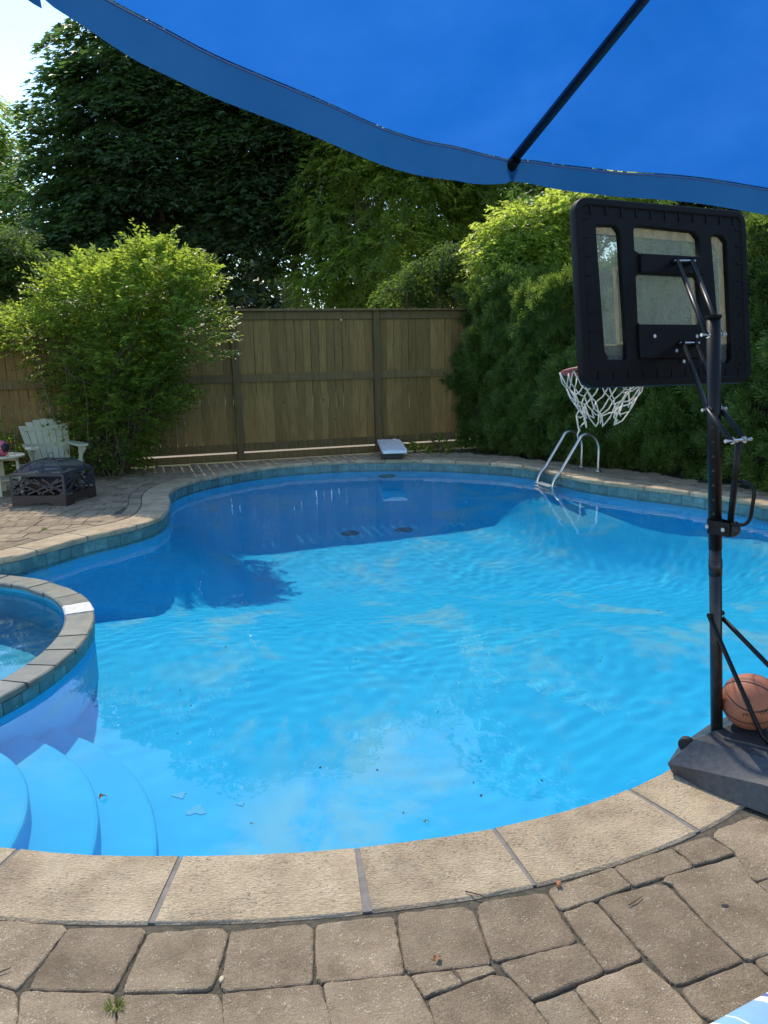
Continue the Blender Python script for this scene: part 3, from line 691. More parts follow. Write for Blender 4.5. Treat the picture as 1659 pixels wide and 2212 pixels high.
def tree(name, label, group, Y, base_px, ells_px, leafmat, tmpl, nclump, nleaf, padr, size, tr=.22, droop=.3, flat=.45, depth=.8, fill=.35, extra=(), limbs=12, cat='tree', zbase=-.05, mode='pads', Yc=None):
    bx = AtY(base_px, 760, Y).x; t = empty(name, (bx, Y, zbase)); tag(t, label, cat, group)
    E = []
    for (px, py, rx, ry) in ells_px:
        c = AtY(px, py, Yc or Y); k = Y/F*1.02; E.append(((c.x-bx, (Yc or Y)-Y+random.uniform(-.1, .1)*rx*k, c.z-zbase), (rx*k, rx*k*depth, ry*k), rx*ry*1.0))
    top = max(e[0][2]+e[1][2]*.5 for e in E); lo = min(e[0][2]-e[1][2] for e in E)
    mb = MB(); limb(mb, (0, 0, -.3), (random.uniform(-.3, .3), .2, top*.7), tr, tr*.4, .03, 8, 10); mb.build('trunk', M_bark, t, smooth=True)
    mb = MB()
    for k in range(limbs):
        e = random.choice(E); z0 = random.uniform(.3, .85)*top*.7; d = rvec(1)[0]; tgt = [e[0][i]+d[i]*e[1][i]*.8 for i in range(3)]
        limb(mb, (0, 0, min(z0, tgt[2])), tgt, tr*.3, .02, .12, 6, 5)
    mb.build('branches', M_bark, t)
    if mode == 'pads': pads(E, nclump, nleaf, padr, tmpl, leafmat, size, 'crown', t, droop, flat, fill)
    else:
        B = []; D = []; wt = np.array([e[2] for e in E]); wt = wt/wt.sum()
        for e, w in zip(E, wt):
            k = int(nclump*w); u = rvec(k); rad = np.where(rng.random(k) < fill, rng.random(k)**.5*.8, .78+.22*rng.random(k))[:, None]
            ncl = max(6, k//16); ci = rng.integers(0, ncl, k); base = np.array(e[0])+u*np.array(e[1])*rad; cb_ = base[:ncl][ci]; loc = rvec(k)*(rng.random((k, 1))**.5)*np.array([1, 1, .6])*padr*.75
            B.append(cb_+loc); D.append(loc/padr+(cb_-np.array(e[0]))/np.array(e[1])*.5+rvec(k)*.45+np.array([0, 0, -.15]))
        twigs(np.vstack(B), np.vstack(D), rng.uniform(.5, 1.1, sum(len(b) for b in B))*padr, nleaf, tmpl, leafmat, size, 'crown', t, droop)
    return t, E
TG = 'trees beyond the fence'
tA, _ = tree('maple_tree', 'huge dark maple filling the upper left above the shrub', TG, 31, 380,
     [(320, 330, 210, 190), (235, 150, 100, 85), (430, 120, 190, 170), (190, 420, 140, 120), (330, 520, 215, 120), (120, 545, 120, 80), (480, 300, 150, 220)],
     L_maple, T_maple, 520, 150, 1.3, .28, tr=.4, limbs=26, droop=.35, flat=.4)
tB, _ = tree('maple_tree', 'second dark maple right of the huge one, bare lower trunk showing above the fence', TG, 30, 648,
     [(600, 330, 130, 190), (560, 480, 120, 110), (690, 420, 90, 160), (640, 130, 130, 140)], L_maple, T_maple, 250, 140, 1.25, .27, tr=.17, limbs=14, droop=.35, flat=.4)
tree('elm_tree', 'sunlit pale green tree at the far left edge against the sky', TG, 40, -10, [(-25, 330, 55, 100), (0, 450, 60, 60)], L_elder, T_oval, 200, 70, 1.0, .26, tr=.3)
tree('small_tree', 'mid green small tree above the fence left of the shrub', TG, 17, 60, [(50, 580, 75, 75), (105, 620, 45, 50), (0, 600, 60, 60), (-60, 560, 80, 90)], L_small, T_oval, 210, 80, .38, .11, tr=.08)
tree('box_elder', 'drooping mid green box elder over the fence right of the maples', TG, 28, 800,
     [(760, 450, 95, 110), (830, 560, 120, 90), (720, 600, 60, 60), (692, 630, 45, 40), (790, 350, 80, 60), (880, 400, 100, 80), (800, 240, 120, 110)], L_elder, T_lance, 3600, 16, .85, .21, tr=.2, droop=.4, mode='twigs', fill=.3)
tree('box_elder', 'yellow green box elder with a leaning grey trunk between the maples and the hedge', TG, 29, 985,
     [(960, 470, 110, 100), (1030, 520, 70, 100), (1010, 400, 110, 70), (1130, 430, 110, 70), (1250, 430, 90, 60), (940, 250, 150, 130), (1080, 300, 110, 120)], L_elder, T_lance, 3900, 16, .85, .22, tr=.2, droop=.35, mode='twigs', fill=.3)
tree('box_elder', 'bright yellow green foliage overhanging the left end of the cedar hedge', TG, 15.6, 1150,
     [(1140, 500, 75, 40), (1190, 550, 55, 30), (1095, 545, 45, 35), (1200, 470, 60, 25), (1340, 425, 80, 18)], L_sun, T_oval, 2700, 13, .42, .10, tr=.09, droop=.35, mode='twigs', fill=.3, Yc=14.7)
tree('maple_tree', 'tall dark tree standing behind the cedar hedge and hidden mostly by the umbrella', TG, 19, 1450,
     [(1400, 300, 260, 190), (1700, 350, 260, 230), (1250, 180, 200, 150), (1500, 80, 300, 160)], L_maple, T_maple, 420, 80, .9, .22, tr=.3)
tree('vine_thicket', 'low leafy vine thicket showing above the fence top beside the hedge', TG, 15.4, 930,
     [(925, 615, 60, 45), (870, 640, 50, 30), (975, 580, 45, 50)], L_small, T_oval, 150, 60, .25, .075, tr=.03, cat='thicket', limbs=20)
# woods far behind
n_ = 60000; X = rng.uniform(-40, 40, n_); Zt = 7.5+2.2*np.sin(X*.35)+1.5*np.sin(X*.9+1); Zz = Zt*rng.random(n_)**1.25
Pw = np.c_[X, 44+rng.uniform(-3, 6, n_), Zz]
o = leaves('woods', Pw, rvec(n_)+np.array([0, 0, -.3]), np.array([0, -.5, 1])+rvec(n_)*.6, rng.uniform(.35, .8, n_), T_maple, L_far)
tag(o, 'dark mass of distant woods behind the garden fence', 'woods', kind='stuff')
# ------------------------------------------------------------------ cedar hedge
hedge = empty('cedar_hedge', (4.0, 11.0, 0)); tag(hedge, 'tall clipped dark green cedar hedge on the right side of the pool', 'hedge')
HP = catmull(HEDGE, False, 10); HP = np.vstack([HP, HEDGE[-1]]); hs = np.r_[0, np.cumsum(np.linalg.norm(np.diff(HP, axis=0), axis=1))]
def hpos(s): return np.c_[np.interp(s, hs, HP[:, 0]), np.interp(s, hs, HP[:, 1])]
def hnor(s):
    d = hpos(np.minimum(s+.2, hs[-1]))-hpos(np.maximum(s-.2, 0)); d /= np.linalg.norm(d, axis=1, keepdims=True); return np.c_[-d[:, 1], d[:, 0]]*-1  # towards the pool
tst = hnor(np.array([5.0]))[0]
HS = 1 if tst.dot(np.array([0.5, 8])-hpos(np.array([5.0]))[0]) > 0 else -1
def hbulge(s, z): return .10*np.sin(s*4.1+2.3*np.sin(z*1.9))+.11*np.sin(s*7.7-z*5.3+1)*np.sin(z*6.1+s*2)+.09*np.sin(s*2.3-z*3.9)+.08*np.sin(z*11+3*np.sin(s*5))-.10*np.maximum(z-3.0, 0)-.22*np.maximum(.35-z, 0)
HH = lambda s: 2.85+.65*np.clip((np.asarray(s)-1.5)/6, 0, 1)+.18*np.sin(s*1.7)+.12*np.sin(s*4.1+2)
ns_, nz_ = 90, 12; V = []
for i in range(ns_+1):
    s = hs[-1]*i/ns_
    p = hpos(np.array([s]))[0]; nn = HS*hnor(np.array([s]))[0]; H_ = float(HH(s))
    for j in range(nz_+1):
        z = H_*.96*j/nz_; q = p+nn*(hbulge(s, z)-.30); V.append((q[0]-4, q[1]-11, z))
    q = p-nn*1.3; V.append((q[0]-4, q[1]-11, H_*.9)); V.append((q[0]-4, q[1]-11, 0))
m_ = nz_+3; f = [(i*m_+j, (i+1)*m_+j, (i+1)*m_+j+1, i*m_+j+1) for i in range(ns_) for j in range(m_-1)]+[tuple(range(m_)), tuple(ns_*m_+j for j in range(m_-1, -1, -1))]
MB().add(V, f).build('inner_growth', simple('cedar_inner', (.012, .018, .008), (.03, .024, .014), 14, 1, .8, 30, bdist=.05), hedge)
n_ = 85000; s = rng.random(n_)*hs[-1]*(.35+.65*rng.random(n_)**.0); s = np.where(rng.random(n_) < .25, rng.random(n_)*5, s); z = HH(s)*rng.random(n_)**.95
top = rng.random(n_) < .13; nn = HS*hnor(s); p = hpos(s); off = hbulge(s, z)+rng.uniform(-.16, .05, n_)+.16*rng.random(n_)**6; off = np.where(top, rng.uniform(-1.3, .05, n_), off); z = np.where(top, HH(s)*(.93+.09*rng.random(n_)), z)
P = np.c_[p+nn*off[:, None], z]-np.array([4, 11, 0]); N3 = np.c_[nn, np.zeros(n_)]; tang = np.c_[-nn[:, 1], nn[:, 0], np.zeros(n_)]
D = N3*rng.uniform(.1, .6, (n_, 1))+np.array([0, 0, 1])*rng.uniform(-.1, 1.0, (n_, 1))+tang*rng.normal(0, .55, (n_, 1))
leaves('foliage', P, D, tang*rng.normal(0, 1, (n_, 1))+N3*.6+rvec(n_)*.3, rng.uniform(.08, .18, n_), T_cedar, L_cedar, hedge)
mb = MB()
for s in np.arange(.3, hs[-1], .75):
    p = hpos(np.array([s]))[0]-HS*hnor(np.array([s]))[0]*.45; limb(mb, (p[0]-4, p[1]-11, -.05), (p[0]-4+.1, p[1]-11, 2.6), .06, .02, .03, 5, 6)
mb.build('trunks', M_bark, hedge)
# ------------------------------------------------------------------ the big shrub
BX, BY = -4.45, 12.1; bush = empty('garden_shrub', (BX, BY, 0)); tag(bush, 'large multi stemmed shrub with glowing yellow green leaves in front of the fence', 'shrub')
def wpx(px, py, Y): p = AtY(px, py, Y); return np.array([p.x-BX, p.y-BY, p.z])
ctrs = [((245, 670), (115, 85, 1.0)), ((335, 620), (85, 60, .8)), ((165, 640), (65, 50, .7)), ((75, 725), (65, 42, .7)), ((265, 770), (105, 70, .9)), ((405, 705), (48, 68, .7)), ((280, 860), (110, 85, .6)), ((420, 610), (35, 30, .5)), ((20, 750), (35, 16, .4)), ((330, 560), (40, 25, .5))]
B = []; D = []; k0 = 12.1/F
for (c, r) in ctrs:
    k = int(r[0]*r[1]/11); u = rvec(k); rad = np.where(rng.random(k) < .35, rng.random(k)**.5*.85, .8+.2*rng.random(k))[:, None]
    cc = wpx(c[0], c[1], BY); rad = rad*(1+.16*np.sin(u[:, 0:1]*9+c[0])*np.sin(u[:, 2:3]*8+c[1])); pz = cc+u*np.array([r[0]*k0, r[2], r[1]*k0])*rad; B.append(pz); D.append(u*np.array([1, .8, .6])+np.array([0, 0, .55]))
B = np.vstack(B); D = np.vstack(D); keep = (B[:, 1] < .85+B[:, 0]*.3) | (B[:, 2] > 2.7); B = B[keep]; D = D[keep]
twigs(B, D, rng.uniform(.2, .48, len(B)), 12, T_oval, L_bush, .08, 'foliage', bush, droop=.22)
sh_ = []                                         # long leafy shoots that break the outline
for (px, py, qx, qy) in ((330, 560, 372, 503), (360, 570, 430, 538), (225, 590, 205, 535), (240, 590, 262, 545), (130, 610, 82, 590), (150, 600, 140, 565), (60, 700, 0, 690), (60, 740, -5, 760), (90, 690, 35, 680), (420, 640, 470, 570), (430, 660, 470, 610), (430, 690, 500, 678), (430, 720, 512, 728), (430, 755, 505, 765), (400, 770, 460, 782), (300, 570, 318, 528), (180, 600, 168, 560), (400, 600, 450, 560), (440, 700, 505, 695), (350, 560, 340, 520)):
    a = wpx(px, py, BY-.3); b = wpx(qx, qy, BY-.4); sh_.append((a, b))
A = np.array([a for a, b in sh_ for _ in range(3)])+rng.normal(0, .03, (len(sh_)*3, 3)); Bv = np.array([b for a, b in sh_ for _ in range(3)])+rng.normal(0, .05, (len(sh_)*3, 3))
twigs(A, Bv-A, np.linalg.norm(Bv-A, axis=1), 17, T_oval, L_bush, .10, 'shoots', bush, droop=.04)
k = 700; th = rng.random(k)*6.28; rr = rng.random(k)**.5; zz = rng.uniform(.1, 1.9, k); B2 = np.c_[np.cos(th)*rr*(.30+zz*.40)+.15, np.sin(th)*rr*.45-.0, zz]
twigs(B2, np.c_[np.cos(th), np.sin(th), np.full(k, .1)], rng.uniform(.2, .45, k), 11, T_oval, L_bush, .09, 'lower_foliage', bush, droop=.4)
mb = MB()
for k in range(70):
    a = (random.uniform(-.35, .4), random.uniform(-.25, .25), 0); th = random.uniform(0, 6.28); q = B[random.randrange(len(B))]
    limb(mb, a, (q[0]*.9, q[1]*.9, max(q[2]*.92, .9)), random.uniform(.010, .022), .004, .13, 8, 5)
for k in range(26):
    a = (random.uniform(-.3, .7), -.45+random.uniform(-.2, .1), random.uniform(1.2, 1.7)); limb(mb, a, (a[0]+random.uniform(-.5, .5), a[1]-.15, a[2]+random.uniform(.2, .7)), .006, .003, .15, 5, 4)
mb.build('stems', simple('shrub_stem', (.14, .11, .07), (.08, .065, .045), 15, .9), bush)
# low plants
def low_plant(name, label, c, r, n__, size, mat, cat='plant'):
    o = empty(name, c); tag(o, label, cat); u = rvec(n__); u[:, 2] = np.abs(u[:, 2]); twigs(u*np.array(r)*rng.uniform(.2, 1, (n__, 1)), u+np.array([0, 0, .2]), rng.uniform(.1, .25, n__), 8, T_oval, mat, size, 'foliage', o, .3)
    mb = MB()
    for k in range(8): limb(mb, (random.uniform(-.1, .1), random.uniform(-.1, .1), 0), (random.uniform(-1, 1)*r[0]*.7, random.uniform(-1, 1)*r[1]*.7, r[2]*.8), .008, .003, .1, 4, 4)
    mb.build('stems', M_twig, o); return o
low_plant('leafy_shrub', 'low dark leafy shrub behind the white garden chair', (-6.3, 12.1, -.02), (.9, .35, .95), 330, .08, L_bush, 'shrub')
low_plant('leafy_shrub', 'small green plant under the fence right of the diving board', (1.1, 13.95, -.02), (.35, .15, .28), 60, .06, L_bush)
low_plant('ground_ivy', 'patch of low ivy at the foot of the fence near the hedge', (.65, 14.15, -.02), (.5, .12, .14), 70, .05, L_elder)
low_plant('leafy_shrub', 'low green ground plant beneath the cream side table', (-5.9, 10.9, -.02), (.4, .3, .22), 90, .05, L_elder)
# sunlit path behind the fence
mb = MB(); mb.box(FP(0, .95, -.03)+FA, (26, 1.3, .03), Mf); tag(mb.build('path', simple('pale_gravel_path', (.32, .27, .20), (.24, .20, .15), 20, .95, .5, 60)), kind='structure')

# ------------------------------------------------------------------ diving board
dv = empty('diving_board', (.15, 13.4, 0)); tag(dv, 'short white diving board on a dark stand at the far end of the pool', 'diving board')
o = MB(); pb = [(-.205, -1.15), (.205, -1.15), (.225, -1.05), (.225, .85), (-.225, .85), (-.225, -1.05)]; ob = MB().prism(pb, .205, .26, .012).build('board', M_white, dv); 
for x in (-.14, 0, .14): MB().box((x, -.1, .2635), (.035, 1.8, .004)).build('grip_strip', simple('worn_grip', (.60, .63, .64), (.66, .68, .68), 9, .8), dv)
MB().box((0, .72, .1), (.34, .25, .205)).build('stand', M_dark, dv, bevel=.01); MB().box((0, -.22, .095), (.40, .12, .19)).build('fulcrum', M_dark, dv, bevel=.01)
MB().bar((-.15, -.22, .02), (-.15, .72, .02), .05, .04).bar((.15, -.22, .02), (.15, .72, .02), .05, .04).build('base_rail', M_steel, dv)
for x in (-.12, .12): MB().lathe((x, .72, .26), [(.022, 0), (.022, .014), (.012, .022)], 10).build('bolt', M_bolt, dv)
dv.rotation_euler = (0, 0, R_(3)); dv.scale = (.92, .86, .92)
# ------------------------------------------------------------------ pool ladder
lad = empty('pool_ladder', (3.1, 11.47, 0)); tag(lad, 'stainless steel pool ladder with two arched handrails and white treads', 'ladder')
LO = Vector((3.1, 11.47, 0)); rails = []
for fx, wx, top_px in (((1256, 1009), (1161, 1040), 942.5), ((1292, 1019), (1193, 1051), 944)):
    a = G(*fx); w = G(wx[0], wx[1], ZW); d = (w-a); d.z = 0; L = d.length; d.normalize()
    H_ = .56
    pts = [(0, -.02), (0, .16), (0, .32)]+[(.19-.19*math.cos(t), .32+(.24)*math.sin(t)) for t in np.linspace(.3, 2.1, 8)]
    x0_, z0_ = pts[-1]; pts += [(x0_+(L-.12-x0_)*q_, z0_+(.02-z0_)*q_) for q_ in (.12, .3, .5, .7, .88, 1)]+[(L-.07, -.03), (L-.025, -.10), (L, -.19), (L, -.30), (L, -.6), (L+.0, -.9)]
    W_ = [a+d*u+Vector((0, 0, z))-LO for u, z in pts]; W_ = [Vector(p) for p in catmull([tuple(p) for p in W_], False, 6)]+[W_[-1]]
    MB().tube(W_, .026, 12).build('handrail', M_steel, lad, smooth=True); rails.append((a, w, d))
    MB().lathe(a-LO, [(.05, 0), (.05, .012), (.03, .03)], 16).build('flange', M_steel, lad, smooth=True)
for z in (-.20, -.45, -.70):
    a, b = rails[0][1]-LO, rails[1][1]-LO; d = rails[0][2]; c = (a+b)/2+d*.02; c.z = z; o = MB().bar((a.x, a.y, z), (b.x, b.y, z), .14, .03).build('tread', M_white, lad, bevel=.008); o.cycles.is_caustics_receiver = True

# ------------------------------------------------------------------ adirondack chair
ch = empty('garden_chair', (-4.83, 11.25, 0)); tag(ch, 'pale slatted garden chair with wide arms behind the fire pit', 'chair')
cf = Vector((.57, -.82, 0)).normalized(); cl = Vector((cf.y, -cf.x, 0))   # facing, side
def CW(s_, f_, z): return cl*s_+cf*f_+Vector((0, 0, z))
nsl = 7
for k in range(nsl):
    u = (k-(nsl-1)/2); tw = .095; bw = .073; htop = .93-.010*u*u
    a = CW(u*.078, -.18, .30); b = CW(u*.100, -.18-.30*.98, htop)
    nrm = cl; up = (b-a).normalized(); wv_ = cl; th = up.cross(cl).normalized()*.011
    V = []
    for q, w in ((a, bw), (b, tw)):
        for sg in (-1, 1):
            for tt in (-1, 1): V.append(q+wv_*sg*w/2+th*tt)
    MB().add(V, [(0, 1, 3, 2), (4, 6, 7, 5), (0, 4, 5, 1), (2, 3, 7, 6), (0, 2, 6, 4), (1, 5, 7, 3)]).build('back_slat', M_chair, ch, bevel=.004)
for k in range(5): MB().bar(CW(-.27, .36-.115*k, .36-.028*k), CW(.27, .36-.115*k, .36-.028*k), .10, .02).build('seat_slat', M_chair, ch, bevel=.004)
for sg in (-1, 1):
    P = [(sg*.25, -.30), (sg*.25, .32), (sg*.27, .42), (sg*.39, .44), (sg*.43, .34), (sg*.36, -.30)]
    if sg > 0: P = P[::-1]
    mb = MB(); base = [CW(a, b, 0) for a, b in P]; mb.prism([(p.x, p.y) for p in base], .565, .592, .006); mb.build('armrest', M_chair, ch)
    MB().bar(CW(sg*.31, .30, 0), CW(sg*.31, .30, .565), .10, .03, up=cl).build('leg', M_chair, ch, bevel=.004)
    MB().bar(CW(sg*.285, -.62, .04), CW(sg*.285, .40, .36), .11, .025, up=cl).build('leg', M_chair, ch, bevel=.004)
    MB().bar(CW(sg*.31, .30, .45), CW(sg*.36, .36, .56), .03, .08).build('arm_bracket', M_chair, ch)
MB().bar(CW(-.30, -.29, .55), CW(.30, -.29, .55), .03, .07).build('back_rail', M_chair, ch); MB().bar(CW(-.30, -.40, .80), CW(.30, -.40, .80), .02, .06).build('back_rail', M_chair, ch)
MB().bar(CW(-.27, .40, .32), CW(.27, .40, .32), .02, .10).build('front_apron', M_chair, ch, bevel=.004)
# ------------------------------------------------------------------ side table, pink ball
tb = empty('side_table', (-5.27, 10.45, 0)); tag(tb, 'round cream garden side table at the left edge of the patio', 'table')
MB().lathe((0, 0, .505), [(.345, 0), (.36, .008), (.36, .022), (.35, .028)], 36).build('table_top', M_cream, tb)
MB().lathe((0, 0, .20), [(.25, 0), (.255, .02)], 24).build('shelf', M_cream, tb)
for a in (20, 110, 200, 290):
    c, s_ = math.cos(R_(a)), math.sin(R_(a)); MB().bar((c*.27, s_*.27, 0), (c*.25, s_*.25, .505), .10, .035, up=(c, s_, 0)).build('leg', M_cream, tb, bevel=.004)
MB().bar((-.28, 0, .48), (.28, 0, .48), .08, .035).bar((0, -.28, .46), (0, .28, .46), .08, .035).build('apron', M_cream, tb)
pb_ = empty('toy_ball', (-5.14, 10.36, .533)); tag(pb_, 'pink ball with black patches resting on the side table', 'ball')
me = bpy.data.meshes.new('ball'); bm = bmesh.new(); bmesh.ops.create_uvsphere(bm, u_segments=32, v_segments=20, radius=.105); bm.to_mesh(me); bm.free(); me.materials.append(M_pink); me.materials.append(M_dark)
for p in me.polygons:
    c = Vector(p.center).normalized()
    if any(c.dot(Vector(d).normalized()) > .80 for d in ((.85, -.45, .1), (-.6, -.5, .6), (-.2, .9, -.2), (-.5, -.7, -.5))): p.material_index = 1
me.shade_smooth(); bpy.data.objects.new('x', None); o = link('shell', me, None, pb_, (0, 0, .105))
# ------------------------------------------------------------------ fire pit
fp = empty('fire_pit', (-4.2, 9.75, 0)); tag(fp, 'square rusty steel fire pit with lattice sides and mesh lid', 'fire pit'); FO = Vector((-4.2, 9.75, 0))
Fc = Vector((-3.95, 9.42, 0)); ld = Vector((-.985, .10, 0)).normalized(); rd = Vector((.16, .985, 0)).normalized(); SIDE = .71
cor = [Fc, Fc+rd*SIDE, Fc+rd*SIDE+ld*SIDE, Fc+ld*SIDE]; cor = [c-FO for c in cor]
cen = sum(cor, Vector())/4
PH = .40
for k in range(4):
    a, b = cor[k], cor[(k+1) % 4]; e = (b-a).normalized(); nn = Vector((e.y, -e.x, 0)); 
    if nn.dot((a+b)/2-cen) < 0: nn = -nn
    def q(u, z, o_=0): return a+e*u*SIDE+Vector((0, 0, z))+nn*o_
    mb = MB(); up = nn
    mb.bar(q(0, PH-.012), q(1, PH-.012), .012, .024, up=(0, 0, 1)); mb.bar(q(.02, .13), q(.02, PH-.02), .03, .006, up=nn); mb.bar(q(.98, .13), q(.98, PH-.02), .03, .006, up=nn)
    for (u0_, z0, u1_, z1) in ((.03, .34, .60, .15), (.03, .26, .35, .34), (.03, .16, .42, .33), (.20, .34, .95, .20), (.30, .15, .97, .33), (.50, .15, .97, .27), (.60, .34, .97, .16), (.45, .34, .80, .15), (.10, .15, .30, .27), (.70, .25, .90, .34), (.05, .21, .25, .15)):
        mb.bar(q(u0_, z0, .001), q(u1_, z1, .001), .020, .005, up=nn)
    mb.build('lattice_panel', M_pitgrey, fp)
    # skirt with cut-out feet
    pts = [(0, 0), (.22, 0), (.28, .035), (.34, .045), (.66, .045), (.72, .035), (.78, 0), (1, 0), (1, .135), (0, .135)]
    V = [q(u, z, .006) for u, z in pts]+[q(u, z, -.006) for u, z in pts]; n2 = len(pts)
    f = [tuple(range(n2)), tuple(range(2*n2-1, n2-1, -1))]+[(i, (i+1) % n2, n2+(i+1) % n2, n2+i) for i in range(n2)]
    MB().add(V, f).build('skirt', M_pit, fp)
bowl = MB().lathe(cen+Vector((0, 0, .12)), [(.20, 0), (.29, .10), (.315, .20), (.31, .20), (.28, .10), (.19, .01)], 28).build('bowl', M_pit, fp)
apx = cen+Vector((0, 0, PH+.20)); tops = [cen+(c-cen)*.50+Vector((0, 0, PH+.135)) for c in cor]
mb = MB()
for k in range(4):
    a = cor[k]+(cen-cor[k])*.06+Vector((0, 0, PH+.005)); b = cor[(k+1) % 4]+(cen-cor[(k+1) % 4])*.06+Vector((0, 0, PH+.005))
    mb.bar(a, b, .014, .014); mb.bar(a, tops[k], .012, .012); mb.bar(tops[k], tops[(k+1) % 4], .012, .012)
    nl_ = 9
mb.build('lid_frame', M_pitgrey, fp)
def mesh_mat():
    mt = bpy.data.materials.new('fine_steel_mesh'); mt.use_nodes = True; n = mt.node_tree; pr = n.nodes['Principled BSDF']; pr.inputs['Base Color'].default_value = (.05, .05, .06, 1)
    t = N(n, 'ShaderNodeBsdfTransparent'); mx = N(n, 'ShaderNodeMixShader'); mx.inputs[0].default_value = .5
    n.links.new(pr.outputs[0], mx.inputs[1]); n.links.new(t.outputs[0], mx.inputs[2]); n.links.new(mx.outputs[0], n.nodes['Material Output'].inputs['Surface']); return mt
mb = MB()
for k in range(4):
    a = cor[k]+(cen-cor[k])*.08+Vector((0, 0, PH+.008)); b = cor[(k+1) % 4]+(cen-cor[(k+1) % 4])*.08+Vector((0, 0, PH+.008)); mb.add([a, b, tops[(k+1) % 4], tops[k]], [(0, 1, 2, 3)])
mb.add(tops, [(0, 1, 2, 3)]); mb.build('lid_mesh', mesh_mat(), fp)
MB().lathe(tops[0]*0+cen+Vector((0, 0, PH+.138)), [(.05, 0), (.05, .012), (.02, .02)], 16).build('lid_plate', M_pitgrey, fp)
MB().tube([cen+Vector((.028*math.sin(t), .01*math.sin(t), PH+.192-.036*math.cos(t))) for t in np.linspace(0, 6.283, 20)], .004, 6, False).build('ring_handle', M_pitgrey, fp, smooth=True)
# patio debris wood inside
# ------------------------------------------------------------------ basketball hoop
HO = Vector((1.40, 3.02, 0)); hoop = empty('basketball_hoop', HO); tag(hoop, 'portable black basketball hoop with clear backboard standing at the pool edge', 'basketball hoop')
def L(p): return Vector(p)-HO
ptop = Vector((1.275, 3.02, 1.862)); pbot = Vector((1.412, 3.04, .06)); 
def PL(z): t = (z-pbot.z)/(ptop.z-pbot.z); return pbot+(ptop-pbot)*t
MB().tube([L(PL(.95)), L(ptop)], .0262, 24).build('upper_pole', M_pole, hoop, smooth=True, bevel=0)
MB().tube([L(pbot), L(PL(.955))], .0245, 24).build('lower_pole', M_rust, hoop, smooth=True)
MB().tube([L(PL(.84)), L(PL(.905))], .0268, 24).build('pole_collar', M_rust, hoop, smooth=True)
MB().tube([L(ptop), L(ptop)+Vector((0, 0, .012))], .029, 20).build('pole_cap', M_black, hoop)
camd = (Vector((0, 0, EYE))-PL(1.2)); camd.z = 0; camd.normalize()
hd = Vector((-.55, -.83, 0)).normalized()
for k in range(7): p = PL(1.10+k*.058)+hd*.0255; MB().tube([L(p), L(p+hd*.0012)], .0055, 10).build('adjust_hole', M_dark, hoop)
# board frame of axes
def rotm(ya, pi_, ro):
    return Matrix.Rotation(ya, 3, 'Z')@Matrix.Rotation(pi_, 3, 'X')@Matrix.Rotation(ro, 3, 'Y')
BC = Vector((1.386, 3.848, 2.001)); BM = rotm(.425, -.139, .010); BW, BH = 1.042, .833
bu, bn, bv = BM@Vector((1, 0, 0)), BM@Vector((0, 1, 0)), BM@Vector((0, 0, 1))
def onb(px, py):
    d = ray(px, py); t = (BC-E0).dot(bn)/d.dot(bn); w = E0+d*t-BC; return (w.dot(bu), w.dot(bv))
def z5(x, y): return (1080+x*.349, 396+y*.349)
def rrect(x0, y0, x1, y1, r, k=5):
    o = []
    for cx_, cy_, a0 in ((x1-r, y1-r, 0), (x0+r, y1-r, 90), (x0+r, y0+r, 180), (x1-r, y0+r, 270)):
        for i in range(k+1): a = R_(a0+90*i/k); o.append((cx_+r*math.cos(a), cy_+r*math.sin(a)))
    return o
Bmat = Matrix((bu, bv, bn)).transposed().to_4x4()    # local x=u, y=v, z=normal away from camera
bb = empty('backboard', L(BC)); bb.parent = hoop; bb.matrix_local = Matrix.Translation(L(BC))@Bmat
def chz(pts): return [onb(*z5(*p)) for p in pts]
win = [chz([(580, 262), (700, 262), (733, 305), (783, 1075), (765, 1105), (655, 1100), (628, 1040), (573, 285)]),
       chz([(822, 262), (1185, 300), (1222, 345), (1228, 450), (1205, 478), (862, 455), (812, 425), (806, 295)]),
       chz([(838, 555), (1205, 575), (1222, 600), (1240, 868), (1215, 890), (865, 900), (833, 865), (820, 590)]),
       chz([(1305, 318), (1360, 325), (1392, 365), (1425, 1085), (1400, 1125), (1375, 1125), (1345, 1100), (1285, 345)])]
fr = plate('frame', rrect(-BW/2, -BH/2, BW/2, BH/2, .055), win, .034, .006); o = link('frame', fr, M_black, bb, (0, 0, -.002))
rim_ = plate('frame_edge', rrect(-BW/2-.004, -BH/2-.004, BW/2+.004, BH/2+.004, .058), [rrect(-BW/2+.018, -BH/2+.018, BW/2-.018, BH/2-.018, .04)], .052, .008); link('edge_rim', rim_, M_black, bb, (0, 0, 0))
mb = MB()
for k in range(11):
    x = -BW/2+.075+k*(BW-.15)/10
    for y_ in (-BH/2+.042, BH/2-.042): mb.box((x, y_, -.021), (.010, .040, .006))
for k in range(9):
    y_ = -BH/2+.08+k*(BH-.16)/8
    for x in (-BW/2+.042, BW/2-.042): mb.box((x, y_, -.020), (.040, .010, .006))
mb.build('stiffening_ribs', M_black, bb)['kind'] = 'stuff'
